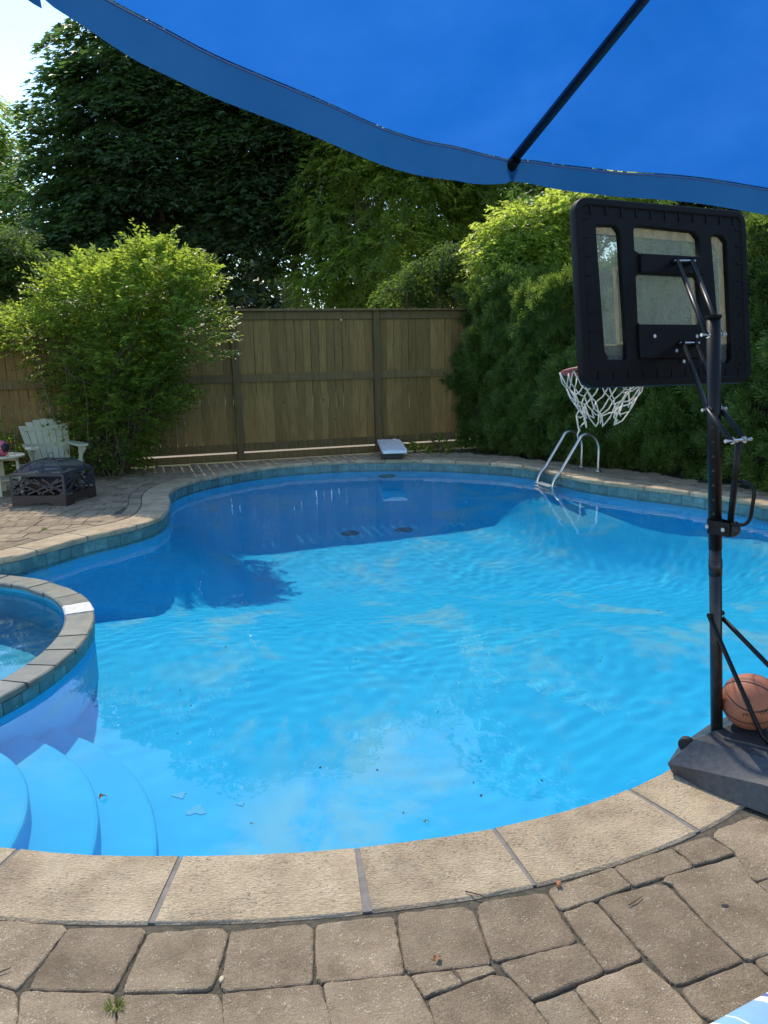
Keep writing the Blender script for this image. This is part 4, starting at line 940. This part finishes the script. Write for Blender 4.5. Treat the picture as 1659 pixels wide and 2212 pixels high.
def clear_mat():
    mt = bpy.data.materials.new('dirty_clear_plastic'); mt.use_nodes = True; n = mt.node_tree; pr = n.nodes['Principled BSDF']; v = coords(n, (1, .35, 1), False)
    pr.inputs['Base Color'].default_value = (.26, .28, .245, 1); pr.inputs['Roughness'].default_value = .5
    tl = N(n, 'ShaderNodeBsdfTranslucent'); tl.inputs['Color'].default_value = (.22, .26, .21, 1); ad = N(n, 'ShaderNodeMixShader'); ad.inputs[0].default_value = .45
    n.links.new(pr.outputs[0], ad.inputs[1]); n.links.new(tl.outputs[0], ad.inputs[2])
    t = N(n, 'ShaderNodeBsdfTransparent'); t.inputs['Color'].default_value = (.88, .9, .87, 1); mx = N(n, 'ShaderNodeMixShader')
    f = ramp(n, noise(n, v, 22, 6, .7, .4), [(.25, (.22, .22, .22)), (.75, (.60, .60, .60))]); n.links.new(f, mx.inputs[0])
    n.links.new(t.outputs[0], mx.inputs[1]); n.links.new(ad.outputs[0], mx.inputs[2]); n.links.new(mx.outputs[0], n.nodes['Material Output'].inputs['Surface']); return mt
panel = plate('clear_panel', rrect(-BW/2+.02, -BH/2+.02, BW/2-.02, BH/2-.02, .045), [], .004, .001); link('clear_panel', panel, clear_mat(), bb, (0, 0, .020))
# printed cream border and target square on the front of the panel
M_print = simple('cream_print', (.74, .68, .56), (.68, .62, .50), 5, .7)
def trans_print():
    mt = bpy.data.materials.new('cream_print_ink'); mt.use_nodes = True; n = mt.node_tree; pr = n.nodes['Principled BSDF']; pr.inputs['Base Color'].default_value = (.74, .66, .52, 1); pr.inputs['Roughness'].default_value = .6
    tl = N(n, 'ShaderNodeBsdfTranslucent'); tl.inputs['Color'].default_value = (.85, .76, .60, 1); mx = N(n, 'ShaderNodeMixShader'); mx.inputs[0].default_value = .6
    n.links.new(pr.outputs[0], mx.inputs[1]); n.links.new(tl.outputs[0], mx.inputs[2]); n.links.new(mx.outputs[0], n.nodes['Material Output'].inputs['Surface']); return mt
M_print = trans_print()
inner = [onb(*z5(*p)) for p in [(612, 303), (1345, 368), (1372, 420), (1390, 1000), (1368, 1030), (1300, 1060), (640, 1060), (584, 1000), (582, 345)]]
brd = plate('printed_border', rrect(-BW/2+.03, -BH/2+.19, BW/2-.03, BH/2-.03, .03), [inner], .001, .0002); link('printed_border', brd, M_print, bb, (0, 0, .0232))
sq0 = onb(*z5(720, 510)); sq1 = onb(*z5(1240, 1000))
sqr = plate('target_square', [(sq0[0], sq1[1]), (sq1[0], sq1[1]), (sq1[0], sq0[1]), (sq0[0], sq0[1])], [[(sq0[0]+.022, sq1[1]+.02), (sq1[0]-.022, sq1[1]+.02), (sq1[0]-.022, sq0[1]-.02), (sq0[0]+.022, sq0[1]-.02)]], .001, .0002); link('target_square', sqr, M_print, bb, (0, 0, .0234))
low = plate('lower_panel', rrect(-BW/2+.03, -BH/2+.03, BW/2-.03, -BH/2+.185, .02), [], .004, .001); link('lower_panel', low, simple('brown_black_panel', (.05, .035, .025), (.03, .025, .02)), bb, (0, 0, .026))
tx = text_mesh('32', .055); o = link('printed_number', tx, M_dark, bb, (0, 0, .0175)); tp = onb(1560, 738); o.location = (tp[0]-.012, tp[1]-.02, .0172); o.rotation_euler = (0, 0, 0)
# mounting plates
def bl(px, py, z): u, v_ = onb(px, py); return Vector((u, v_, z))
c1 = onb(*z5(1040, 512)); MB().box((c1[0], c1[1], -.028), (.40, .085, .02)).build('mount_plate', M_black, bb, bevel=.004)
c2 = onb(*z5(1020, 985)); MB().box((c2[0]+.02, c2[1], -.028), (.42, .16, .02)).build('mount_plate', M_black, bb, bevel=.004)
for (x, y_) in ((920, 955), (1180, 955), (1055, 1045), (1100, 1110)):
    q_ = onb(*z5(x, y_)); MB().lathe((q_[0], q_[1], -.038), [(.009, -.004), (.009, .004)], 8, (0, 0, 1)).build('bolt', M_bolt, bb)
# arms
def onbw(px, py, z): u, v_ = onb(px, py); return BC+bu*u+bv*v_+bn*z
side = camd.cross(Vector((0, 0, 1))).normalized(); side = bu.copy(); side.z = 0; side.normalize()
up_b = [onbw(*z5(1040, 500), -.06), onbw(*z5(1130, 500), -.06)]; up_p = [PL(1.80)-side*.036, PL(1.80)+side*.036]
lo_b = [onbw(*z5(1075, 1000), -.06), onbw(*z5(1155, 1000), -.06)]; lo_p = [PL(1.515)-side*.036, PL(1.515)+side*.036]
rr_ = AtY(*z5(1475, 1590), 2.80); lo_r = [rr_-side*.036, rr_+side*.036]
for k in range(2):
    MB().tube([L(up_b[k]), L(up_p[k])], .0105, 12).build('upper_arm', M_pole, hoop, smooth=True)
    MB().tube([L(lo_b[k]), L(lo_p[k]), L(lo_r[k])], .0105, 12).build('lower_arm', M_pole, hoop, smooth=True)
for c, w in ((PL(1.80), .058), (PL(1.515), .058), ((lo_r[0]+lo_r[1])/2, .06)):
    MB().tube([L(c-side*w), L(c+side*w)], .0045, 8).build('pivot_bolt', M_bolt, hoop)
    for sg in (-1, 1):
        MB().tube([L(c+side*w*sg), L(c+side*(w+.006)*sg)], .0068, 6).build('bolt_head', M_bolt, hoop)
        MB().tube([L(c+side*.0285*sg), L(c+side*.031*sg)], .013, 14).build('washer', M_bolt, hoop)
for b_ in (up_b, lo_b):
    d_ = (b_[1]-b_[0]).normalized(); MB().tube([L(b_[0]-d_*.02), L(b_[1]+d_*.02)], .006, 8).build('hinge_pin', M_bolt, hoop)
    for e_ in b_: MB().bar(L(e_), L(e_+bn*.05), .008, .03).build('hinge_tab', M_black, hoop)
# height lever, clamp, handle
cl_p = AtY(1577, 1137, 2.97); MB().tube([L(AtY(*z5(1478, 1600), 2.82)), L(cl_p)], .0125, 12).build('height_lever', M_pole, hoop, smooth=True)
hp = [AtY(1585, 1040, 2.92), AtY(1606, 1042, 2.90), AtY(1622, 1049, 2.89), AtY(1629, 1064, 2.88), AtY(1625, 1095, 2.88), AtY(1621, 1118, 2.89), AtY(1612, 1131, 2.90), AtY(1598, 1134, 2.92), AtY(1580, 1132, 2.94)]
hp = [Vector(p) for p in catmull([tuple(p) for p in hp], False, 4)]+[hp[-1]]; MB().tube([L(p) for p in hp], .0072, 10).build('handle', M_pole, hoop, smooth=True)
cz = 1.045; cp = PL(cz); MB().tube([L(PL(cz-.028)), L(PL(cz+.028))], .031, 24).build('clamp', M_pole, hoop, smooth=False)
d_ = (cl_p-cp); d_.z = 0; d_.normalize(); pe = Vector((-d_.y, d_.x, 0))
for sg in (-1, 1): MB().bar(L(cp+pe*.027*sg), L(cp+d_*.085+pe*.024*sg), .004, .055).build('clamp_plate', M_pole, hoop)
for u_, z_ in ((.062, 0), (-.012, 0)):
    p = cp+d_*u_-pe*(.030 if pe.y > 0 else -.030)+Vector((0, 0, z_)); e_ = -pe if pe.y > 0 else pe; MB().tube([L(p), L(p+e_*.006)], .0085, 12).build('bolt_head', M_bolt, hoop)
MB().lathe(L(cp+d_*.075), [(.028, -.018), (.032, -.008), (.032, .008), (.028, .018)], 18, pe).build('clamp_knob', M_dark, hoop)
# braces to the base
pv = PL(.668)
MB().tube([L(pv-hd*0+Vector((-.033, -.01, 0))), L(Vector((1.53, 2.90, .185))), L(Vector((1.72, 2.68, .06)))][0:2]+[L(Vector((1.60, 2.82, .12)))], .0098, 10).build('brace', M_pole, hoop, smooth=True)
ra = AtY(1560, 1334, 3.03); rb = AtY(1659, 1436, 2.90); rb = ra+(rb-ra)*2.2; MB().tube([L(ra), L(rb)], .0098, 10).build('brace', M_pole, hoop, smooth=True)
MB().tube([L(pv-side*.04), L(pv+side*.04)], .011, 10).build('brace_bolt', M_pole, hoop)
# ballast base
bot = [(1.187, 2.945), (1.274, 2.805), (1.373, 2.695), (1.56, 2.50), (1.80, 2.36), (2.18, 2.62), (2.12, 3.02), (1.90, 3.32), (1.66, 3.36), (1.52, 3.32), (1.30, 3.10)]
midr = [(1.163, 2.940), (1.285, 2.815), (1.43, 2.685), (1.60, 2.51), (1.80, 2.40), (2.16, 2.64), (2.10, 3.01), (1.89, 3.30), (1.66, 3.34), (1.51, 3.30), (1.27, 3.09)]; midz = [.05, .078, .10, .115, .12, .12, .12, .11, .08, .05, .05]
topr = [(1.268, 2.935), (1.375, 2.855), (1.488, 2.768), (1.62, 2.66), (1.80, 2.52), (2.02, 2.66), (2.00, 2.96), (1.82, 3.16), (1.64, 3.12), (1.50, 3.07), (1.385, 3.005)]; topz = [.160]*11
V = [(x, y_, .004) for x, y_ in bot]+[(x, y_, z) for (x, y_), z in zip(midr, midz)]+[(x, y_, z) for (x, y_), z in zip(topr, topz)]
n2 = len(bot); tc = (1.66, 2.86, .160); V.append(tc); f = []
for i in range(2):
    for j in range(n2): f.append((i*n2+j, i*n2+(j+1) % n2, (i+1)*n2+(j+1) % n2, (i+1)*n2+j))
for j in range(n2): f.append((2*n2+j, 2*n2+(j+1) % n2, 3*n2))
f.append(tuple(range(n2-1, -1, -1)))
V = [Vector(v)-HO for v in V]; rows = [V[:n2], V[n2:2*n2]]; A1, B1 = V[n2:2*n2], V[2*n2:3*n2]
def dense(ring): return [ring[j].lerp(ring[(j+1) % n2], q_/4) for j in range(n2) for q_ in range(4)]
rr2 = [dense(V[:n2]), dense([a.lerp(b, .12) for a, b in zip(V[:n2], A1)])]+[dense([a.lerp(b, q_) for a, b in zip(A1, B1)]) for q_ in (0, .08, .3, .5, .7, .92, 1)]
cen_ = sum(B1, Vector())/n2; rr2.append([p.lerp(cen_, .06) for p in rr2[-1]]); n4 = n2*4; V = [p for r_ in rr2 for p in r_]
f = [(i*n4+j, i*n4+(j+1) % n4, (i+1)*n4+(j+1) % n4, (i+1)*n4+j) for i in range(len(rr2)-1) for j in range(n4)]+[tuple(range(n4-1, -1, -1)), tuple((len(rr2)-1)*n4+j for j in range(n4))]
o = MB().add(V, f).build('base', M_base, hoop); o.data.shade_smooth(); o.data.set_sharp_from_angle(angle=R_(24))
MB().bar(L((1.388, 2.929, .166)), L((1.64, 2.755, .166)), .012, .012).build('base_rib', M_base, hoop, bevel=.002)
MB().bar(L((1.40, 2.945, .161)), L((1.65, 2.775, .161)), .010, .005).build('base_groove', M_dark, hoop)
MB().lathe(L((1.262, 2.995, .105)), [(.030, -.015), (.034, -.010), (.034, .010), (.030, .015)], 20, (.62, .78, 0)).build('wheel', M_dark, hoop)
# rim and net
rc = BC+bu*(-.055)+bv*(-BH/2+.12)+bn*.38; rc.z = rc.z
rup = (bv*.985).normalized(); RR = .23
ring = [rc+(bu*math.cos(t)+bn*math.sin(t))*RR for t in np.linspace(0, 2*math.pi, 49)]
MB().tube([L(p) for p in ring], .009, 10, False).build('rim', M_red, hoop, smooth=True)
MB().bar(L(rc-bn*.34-bu*.09), L(rc-bn*.2-bu*.11), .01, .10).bar(L(rc-bn*.34+bu*.09), L(rc-bn*.2+bu*.11), .01, .10).bar(L(rc-bn*.31-bu*.10-bv*.03), L(rc-bn*.31+bu*.10-bv*.03), .09, .008).build('rim_bracket', M_red, hoop)
nb_ = 12; lay = [(RR, .0), (.20, -.085), (.165, -.15), (.125, -.21), (.095, -.265)]
def np_(k, i):
    r_, h = lay[i]; a = 2*math.pi*(k+.5*(i % 2))/nb_; wob = .018*math.sin(k*2.7+i*1.9); sx = .05*math.sin(k*1.3+i)*(i/4); return rc+(bu*math.cos(a)+bn*math.sin(a))*(r_+wob)+Vector((sx*.5-.02*i/4, 0, h*1.0+.02*math.sin(k*2.1+i*.7)*i/2))
mb = MB()
for i in range(4):
    for k in range(nb_):
        a = np_(k, i)
        for kk in ((k, k-1) if i % 2 == 0 else (k+1, k)):
            b = np_(kk, i+1); mid = (a+b)/2+Vector((random.uniform(-.01, .01), random.uniform(-.01, .01), -.012)); mb.tube([L(a), L(mid), L(b)], .0034, 6)
for k in range(nb_): p = np_(k, 4); 
for k, ln in ((2, .05), (5, .13), (6, .05), (9, .04)):
    p = np_(k, 4); pts = [p]; 
    for j in range(5): p = p+Vector((random.uniform(-.014, .012), random.uniform(-.01, .01), -ln/5)); pts.append(p)
    mb.tube([L(q_) for q_ in pts], [.0045, .0045, .004, .0055, .003, .0015], 6)
mb.build('net', M_net, hoop, smooth=True)
# ------------------------------------------------------------------ basketball on the base
def ball_mat():
    mt, n, b = nodes('orange_brown_rubber'); v = coords(n, rand=False); vo = N(n, 'ShaderNodeTexVoronoi'); vo.inputs['Scale'].default_value = 260; n.links.new(v, vo.inputs['Vector'])
    n.links.new(ramp(n, noise(n, v, 7, 4), [(.3, (.30, .095, .045)), (.7, (.38, .13, .065))]), b.inputs['Base Color']); b.inputs['Roughness'].default_value = .6; bump(n, b, vo.outputs['Distance'], .5, .002); return mt
BR = .118; bc = Vector((1.538, 3.03, .276)); ball = empty('basketball', bc-Vector((0, 0, BR))); tag(ball, 'orange brown basketball resting on the hoop base', 'ball')
me = bpy.data.meshes.new('s'); bm = bmesh.new(); bmesh.ops.create_uvsphere(bm, u_segments=64, v_segments=40, radius=BR); bm.to_mesh(me); bm.free(); me.shade_smooth(); link('shell', me, ball_mat(), ball, (0, 0, BR))
sm_ = MB(); RM = Matrix.Rotation(R_(-16), 3, 'Y')@Matrix.Rotation(R_(20), 3, 'X'); M_seam = simple('black_seam', (.02, .014, .012))
def sphp(fn, k=64, closed=True): return [RM@(Vector(fn(t)).normalized()*(BR-.0012))+Vector((0, 0, BR)) for t in np.linspace(0, 2*math.pi, k)]
for fn in (lambda t: (math.cos(t), math.sin(t), 0), lambda t: (math.cos(t)*.75, math.cos(t)*-.66, math.sin(t)), lambda t: (math.cos(t)*.95, math.sin(t)*.70, .56+.20*math.cos(2*t)), lambda t: (math.cos(t)*.95, math.sin(t)*.70, -.56-.20*math.cos(2*t))):
    sm_.tube(sphp(fn), .0034, 6, False)
sm_.build('seam', M_seam, ball, smooth=True)
def wrap(txt, size, lon0, lat0, name):
    me = text_mesh(txt, size); dirc = (Vector((0, 0, EYE))-bc).normalized()
    for v_ in me.vertices:
        lon = lon0+v_.co.x/BR; lat = lat0+v_.co.y/BR; r_ = BR+.0006
        e = Vector((math.sin(lon)*math.cos(lat), -math.cos(lon)*math.cos(lat), math.sin(lat))); v_.co = e*r_
    o = link(name, me, M_seam, ball, (0, 0, BR)); o.rotation_euler = (0, R_(-16), 0); return o
wrap('PRO', .026, -.50, -.02, 'lettering'); wrap('GRIP', .026, .08, .02, 'lettering')

# ------------------------------------------------------------------ umbrella
UC = Vector((.686, .602, 2.177)); UM = Matrix.Rotation(-.031, 3, 'X')@Matrix.Rotation(.147, 3, 'Y'); UR = 1.367; UHt = .458; ya = 2.635
um = empty('patio_umbrella', (UC.x, UC.y, 0)); tag(um, 'open blue fabric patio umbrella overhead with dark ribs', 'umbrella'); UO = Vector((UC.x, UC.y, 0))
UMm = rotm(0, -.031, .147)
tips = [UC+UMm@Vector((UR*math.cos(ya-k*math.pi/4), UR*math.sin(ya-k*math.pi/4), 0)) for k in range(8)]; apex = UC+UMm@Vector((0, 0, UHt))
for k in range(8):
    A_, B_ = tips[k], tips[(k+1) % 8]; V = []; ni, nj = 30, 48
    sg = {0: .037, 1: .002}.get(k, .03)
    for i in range(ni+1):
        s = .03+.97*i/ni
        for j in range(nj+1):
            t = j/nj; p = apex.lerp(A_, s).lerp(apex.lerp(B_, s), t); w = 4*t*(1-t)
            e1 = math.exp(-(1-s)*7); wr = (.004*math.sin(t*17+k)*math.exp(-min(t, 1-t)*6)+.003*math.sin(t*41+s*6+k)*math.exp(-min(t, 1-t)*9))*s*min(1, min(t, 1-t)*14); p = p+Vector((0, 0, -sg*w*s**1.6+.02*math.sin(math.pi*s)+wr+.003*math.sin((s*1.3+t)*15+k)*w+.004*math.sin(s*9-t*6)*w)); V.append(p-UO)
    f = [(i*(nj+1)+j, i*(nj+1)+j+1, (i+1)*(nj+1)+j+1, (i+1)*(nj+1)+j) for i in range(ni) for j in range(nj)]
    o = MB().add(V, f).build('canopy_panel', F_canopy, um, smooth=True)
    hem = V[-(nj+1):]; outw = ((A_+B_)/2-UC); outw.z = 0; outw.normalize(); V2 = []
    for r_ in range(6):
        for j, p in enumerate(hem):
            t = j/nj; pin = min(1, min(t, 1-t)*7)**.6; d_ = (.046+({0: .026, 1: .010, 7: .018}.get(k, .02))*(pin if k != 7 else 1))*r_/5
            V2.append(p+Vector((0, 0, -.002))+outw*(.004*math.sin(t*13+k)*r_/5*pin-.006*r_/5)+Vector((0, 0, -d_)))
    f = [(i*(nj+1)+j, i*(nj+1)+j+1, (i+1)*(nj+1)+j+1, (i+1)*(nj+1)+j) for i in range(5) for j in range(nj)]
    v_ = MB().add(V2, f).build('valance', F_valance, um, smooth=True)
    MB().tube([Vector(p)+Vector((0, 0, -.006))-outw*.002 for p in hem], .0013, 6).build('seam', simple('blue_thread', (.10, .18, .38)), um, smooth=True) if k < 3 else None
    dn = Vector((0, 0, -.016)); MB().tube([A_-UO+dn, apex.lerp(A_, .5)-UO+dn+Vector((0, 0, .012)), apex-UO+dn*2], [.0068, .0075, .0075], 10).build('rib', M_pole, um, smooth=True)
    side_ = (A_-apex).cross(Vector((0, 0, 1))).normalized()
    MB().bar(A_-UO+dn*.4, apex.lerp(A_, .06)-UO+dn*.4+Vector((0, 0, .012)), .018, .005).build('rib_sleeve', F_valance, um)
    MB().lathe(A_-UO+dn, [(.011, -.03), (.013, 0), (.006, .014)], 10, (A_-apex)).build('rib_tip', M_black, um)
    st = apex.lerp(A_, .45)-UO+dn; MB().tube([st, Vector((apex.x, apex.y, 1.95))-UO], .006, 8).build('strut', M_pole, um)
MB().tube([Vector((0, 0, .3))+Vector((apex.x, apex.y, 0))-UO, apex-UO+Vector((0, 0, .08))], .019, 16).build('pole', M_pole, um, smooth=True)
MB().lathe(Vector((apex.x, apex.y, 1.93))-UO, [(.03, 0), (.045, .02), (.03, .05)], 16).build('hub', M_black, um)
MB().lathe(Vector((apex.x, apex.y, 0))-UO, [(.25, 0), (.25, .05), (.06, .10), (.03, .32)], 28).build('stand', M_base, um)
# ------------------------------------------------------------------ striped cushion at the lower right corner
def stripe_mat():
    mt, n, b = nodes('striped_cotton'); tc_ = N(n, 'ShaderNodeTexCoord'); sx = N(n, 'ShaderNodeSeparateXYZ'); n.links.new(tc_.outputs['Object'], sx.inputs[0])
    ml = N(n, 'ShaderNodeMath', operation='MULTIPLY_ADD'); ml.inputs[1].default_value = 3.4; ml.inputs[2].default_value = 2.02; n.links.new(sx.outputs['X'], ml.inputs[0])
    fr_ = N(n, 'ShaderNodeMath', operation='FRACT'); n.links.new(ml.outputs[0], fr_.inputs[0])
    r = N(n, 'ShaderNodeValToRGB'); r.color_ramp.interpolation = 'CONSTANT'; e = r.color_ramp.elements
    st = [(0, (.20, .36, .60)), (.20, (.60, .64, .56)), (.30, (.10, .12, .30)), (.36, (.75, .80, .74)), (.38, (.06, .27, .34)), (.46, (.75, .80, .74)), (.52, (.45, .58, .75)), (.56, (.10, .12, .30)), (.62, (.76, .80, .76)), (.70, (.22, .40, .56)), (.84, (.60, .64, .58)), (.86, (.20, .38, .55))]
    while len(e) < len(st): e.new(.5)
    for i, (p, c) in enumerate(st): e[i].position = p; e[i].color = (*c, 1)
    n.links.new(fr_.outputs[0], r.inputs[0]); n.links.new(r.outputs[0], b.inputs['Base Color']); b.inputs['Roughness'].default_value = .85; return mt
cu = empty('lounge_cushion', (.995, 1.425, 0)); tag(cu, 'blue white and teal striped cushion end in the bottom right corner', 'cushion')
V = []; nu, nv = 20, 20
for i in range(nu+1):
    for j in range(nv+1):
        u, v_ = i/nu*2-1, j/nv*2-1; r_ = max(abs(u), abs(v_)); e = (1-min(1, abs(u))**4)**.5*(1-min(1, abs(v_))**4)**.5; V.append((u*.36, v_*.30, .03+.115*e))
for i in range(nu+1):
    for j in range(nv+1): u, v_ = i/nu*2-1, j/nv*2-1; V.append((u*.36, v_*.30, .03-.026*(1-abs(u)**4)*(1-abs(v_)**4)))
b0 = (nu+1)*(nv+1); f = [(i*(nv+1)+j, i*(nv+1)+j+1, (i+1)*(nv+1)+j+1, (i+1)*(nv+1)+j) for i in range(nu) for j in range(nv)]; f += [tuple(b0+q_ for q_ in g_) for g_ in f]
o = MB().add(V, f).build('cover', stripe_mat(), cu, smooth=True); cu.rotation_euler = (0, 0, R_(26))
# ------------------------------------------------------------------ small things lying about
def curled_leaf(name, label, px, py, z, size, mat, cat='leaf', rz=None):
    c = G(px, py, z); o = empty(name, c); tag(o, label, cat); V = []; n1, n2 = 8, 6
    for i in range(n1+1):
        for j in range(n2+1):
            u = i/n1; v_ = j/n2*2-1; w = math.sin(math.pi*min(u*.95+.05, 1))**.7*(.5+.12*math.sin(9*u)); V.append(((u-.5)*size, v_*w*size*.6, .004+size*(.30*(v_*w)**2*2+.22*math.sin(5*u+v_)*abs(v_)+.1*math.sin(u*3))))
    zmin = min(v[2] for v in V); V = [(a, b, c_-zmin+.001) for a, b, c_ in V]
    MB().add(V, [(i*(n2+1)+j, i*(n2+1)+j+1, (i+1)*(n2+1)+j+1, (i+1)*(n2+1)+j) for i in range(n1) for j in range(n2)]).build('blade', mat, o, smooth=True)
    MB().tube([(-size*.5, 0, .004), (-size*.75, .004, .008)], .0012, 5).build('stalk', M_twig, o); o.rotation_euler = (0, 0, rz if rz is not None else random.uniform(0, 6)); return o
curled_leaf('dry_leaf', 'curled orange dry leaf beside the coping joint', 1205, 1912, .003, .032, M_dry, rz=1.3)
curled_leaf('dry_leaf', 'curled orange dry leaf in the middle of the near pavers', 945, 2073, .003, .026, M_dry, rz=.6)
curled_leaf('floating_leaf', 'brown curled leaf floating over the pool steps', 224, 1724, ZW, .036, M_dry, rz=.4)
curled_leaf('floating_leaf', 'small yellow green leaf floating near the coping', 923, 1777, ZW, .022, simple('yellow_green', (.3, .3, .06)), rz=.2)
curled_leaf('floating_leaf', 'tiny pale seed husk floating in the near pool', 546, 1781, ZW, .016, simple('pale_husk', (.4, .38, .3)), rz=.2)
for (x0, y0, x1, y1, lb) in ((1358, 1955, 1387, 1936, 'short dark twig on the big paver near the hoop'), (0, 2100, 24, 2090, 'dark twig on the paver at the left edge'), (975, 2090, 1000, 2122, 'thin pale stem lying across a near paver joint'), (1005, 1925, 1060, 1942, 'thin dry grass stalk beside the coping')):
    a, b = G(x0, y0, .006), G(x1, y1, .006); o = MB().tube([(0, 0, 0), (b-a)*.5+Vector((.004, 0, .002)), b-a], [.0022, .0018, .001], 6).build('twig', M_twig); o.location = a; tag(o, lb, 'twig')
o = MB().lathe((0, 0, 0), [(.0005, 0), (.006, .002), (.008, .005), (.005, .008), (.0005, .009)], 10).build('cherry_pit', simple('pale_pit', (.55, .45, .28)), smooth=True); o.location = G(479, 2118, -.003); o.scale = (1, 1.7, 1); tag(o, 'pale oval seed in the joint between two near pavers', 'seed')
o = MB().lathe((0, 0, 0), [(.009, 0), (.009, .0016), (.001, .002)], 12).build('tar_spot', M_dark); o.location = G(1566, 1957, .0015); o.scale = (1.3, .8, 1); tag(o, 'round black spot on the big paver by the hoop', 'spot')
def tuft(px, py, n__, h, label):
    c = G(px, py, -.012); o = empty('grass_tuft', c); tag(o, label, 'grass tuft'); th = rng.random(n__)*6.28; r_ = rng.random((n__, 1))*.014
    P_ = np.c_[np.cos(th), np.sin(th), np.zeros(n__)]*r_; D_ = np.c_[np.cos(th)*.6, np.sin(th)*.6, np.full(n__, .8)]+rvec(n__)*.3
    leaves('blades', P_, D_, rvec(n__), rng.uniform(.4, 1, n__)*h, (np.array([(0, .035, 0), (.6, .03, .03), (1, 0, -.05), (.6, -.03, .03), (0, -.035, 0)]), [(0, 1, 4), (1, 3, 4), (1, 2, 3)]), L_grass, o)
tuft(249, 2185, 110, .045, 'green grass tuft in the paver joint at the bottom left')
tuft(668, 2108, 26, .026, 'small grass sprig in the joint under the middle coping')
tuft(96, 1146, 60, .06, 'weed growing between the left patio pavers'); tuft(38, 1150, 20, .03, 'tiny weed in the left patio near the coping')
# moss and grit in the joints
n_ = 2600; P_ = []
for P0 in traced:
    for i in range(len(P0)):
        a, b = np.array(P0[i-1]), np.array(P0[i]); k = int(np.linalg.norm(a-b)/.02*1.1); t = rng.random((k, 1)); P_.append(a+(b-a)*t+rng.normal(0, .002, (k, 2)))
P_ = np.vstack(P_); k = len(P_); P3 = np.c_[P_, np.full(k, -.010)]
o = leaves('joint_moss', P3, np.array([0, 0, 1])+rvec(k)*.8, rvec(k), rng.uniform(.004, .013, k), T_oval, simple('moss_and_crumbs', (.09, .085, .03), (.10, .065, .035), 60, 1)); tag(o, 'moss crumbs and grit in the joints of the near pavers', 'moss', kind='stuff')
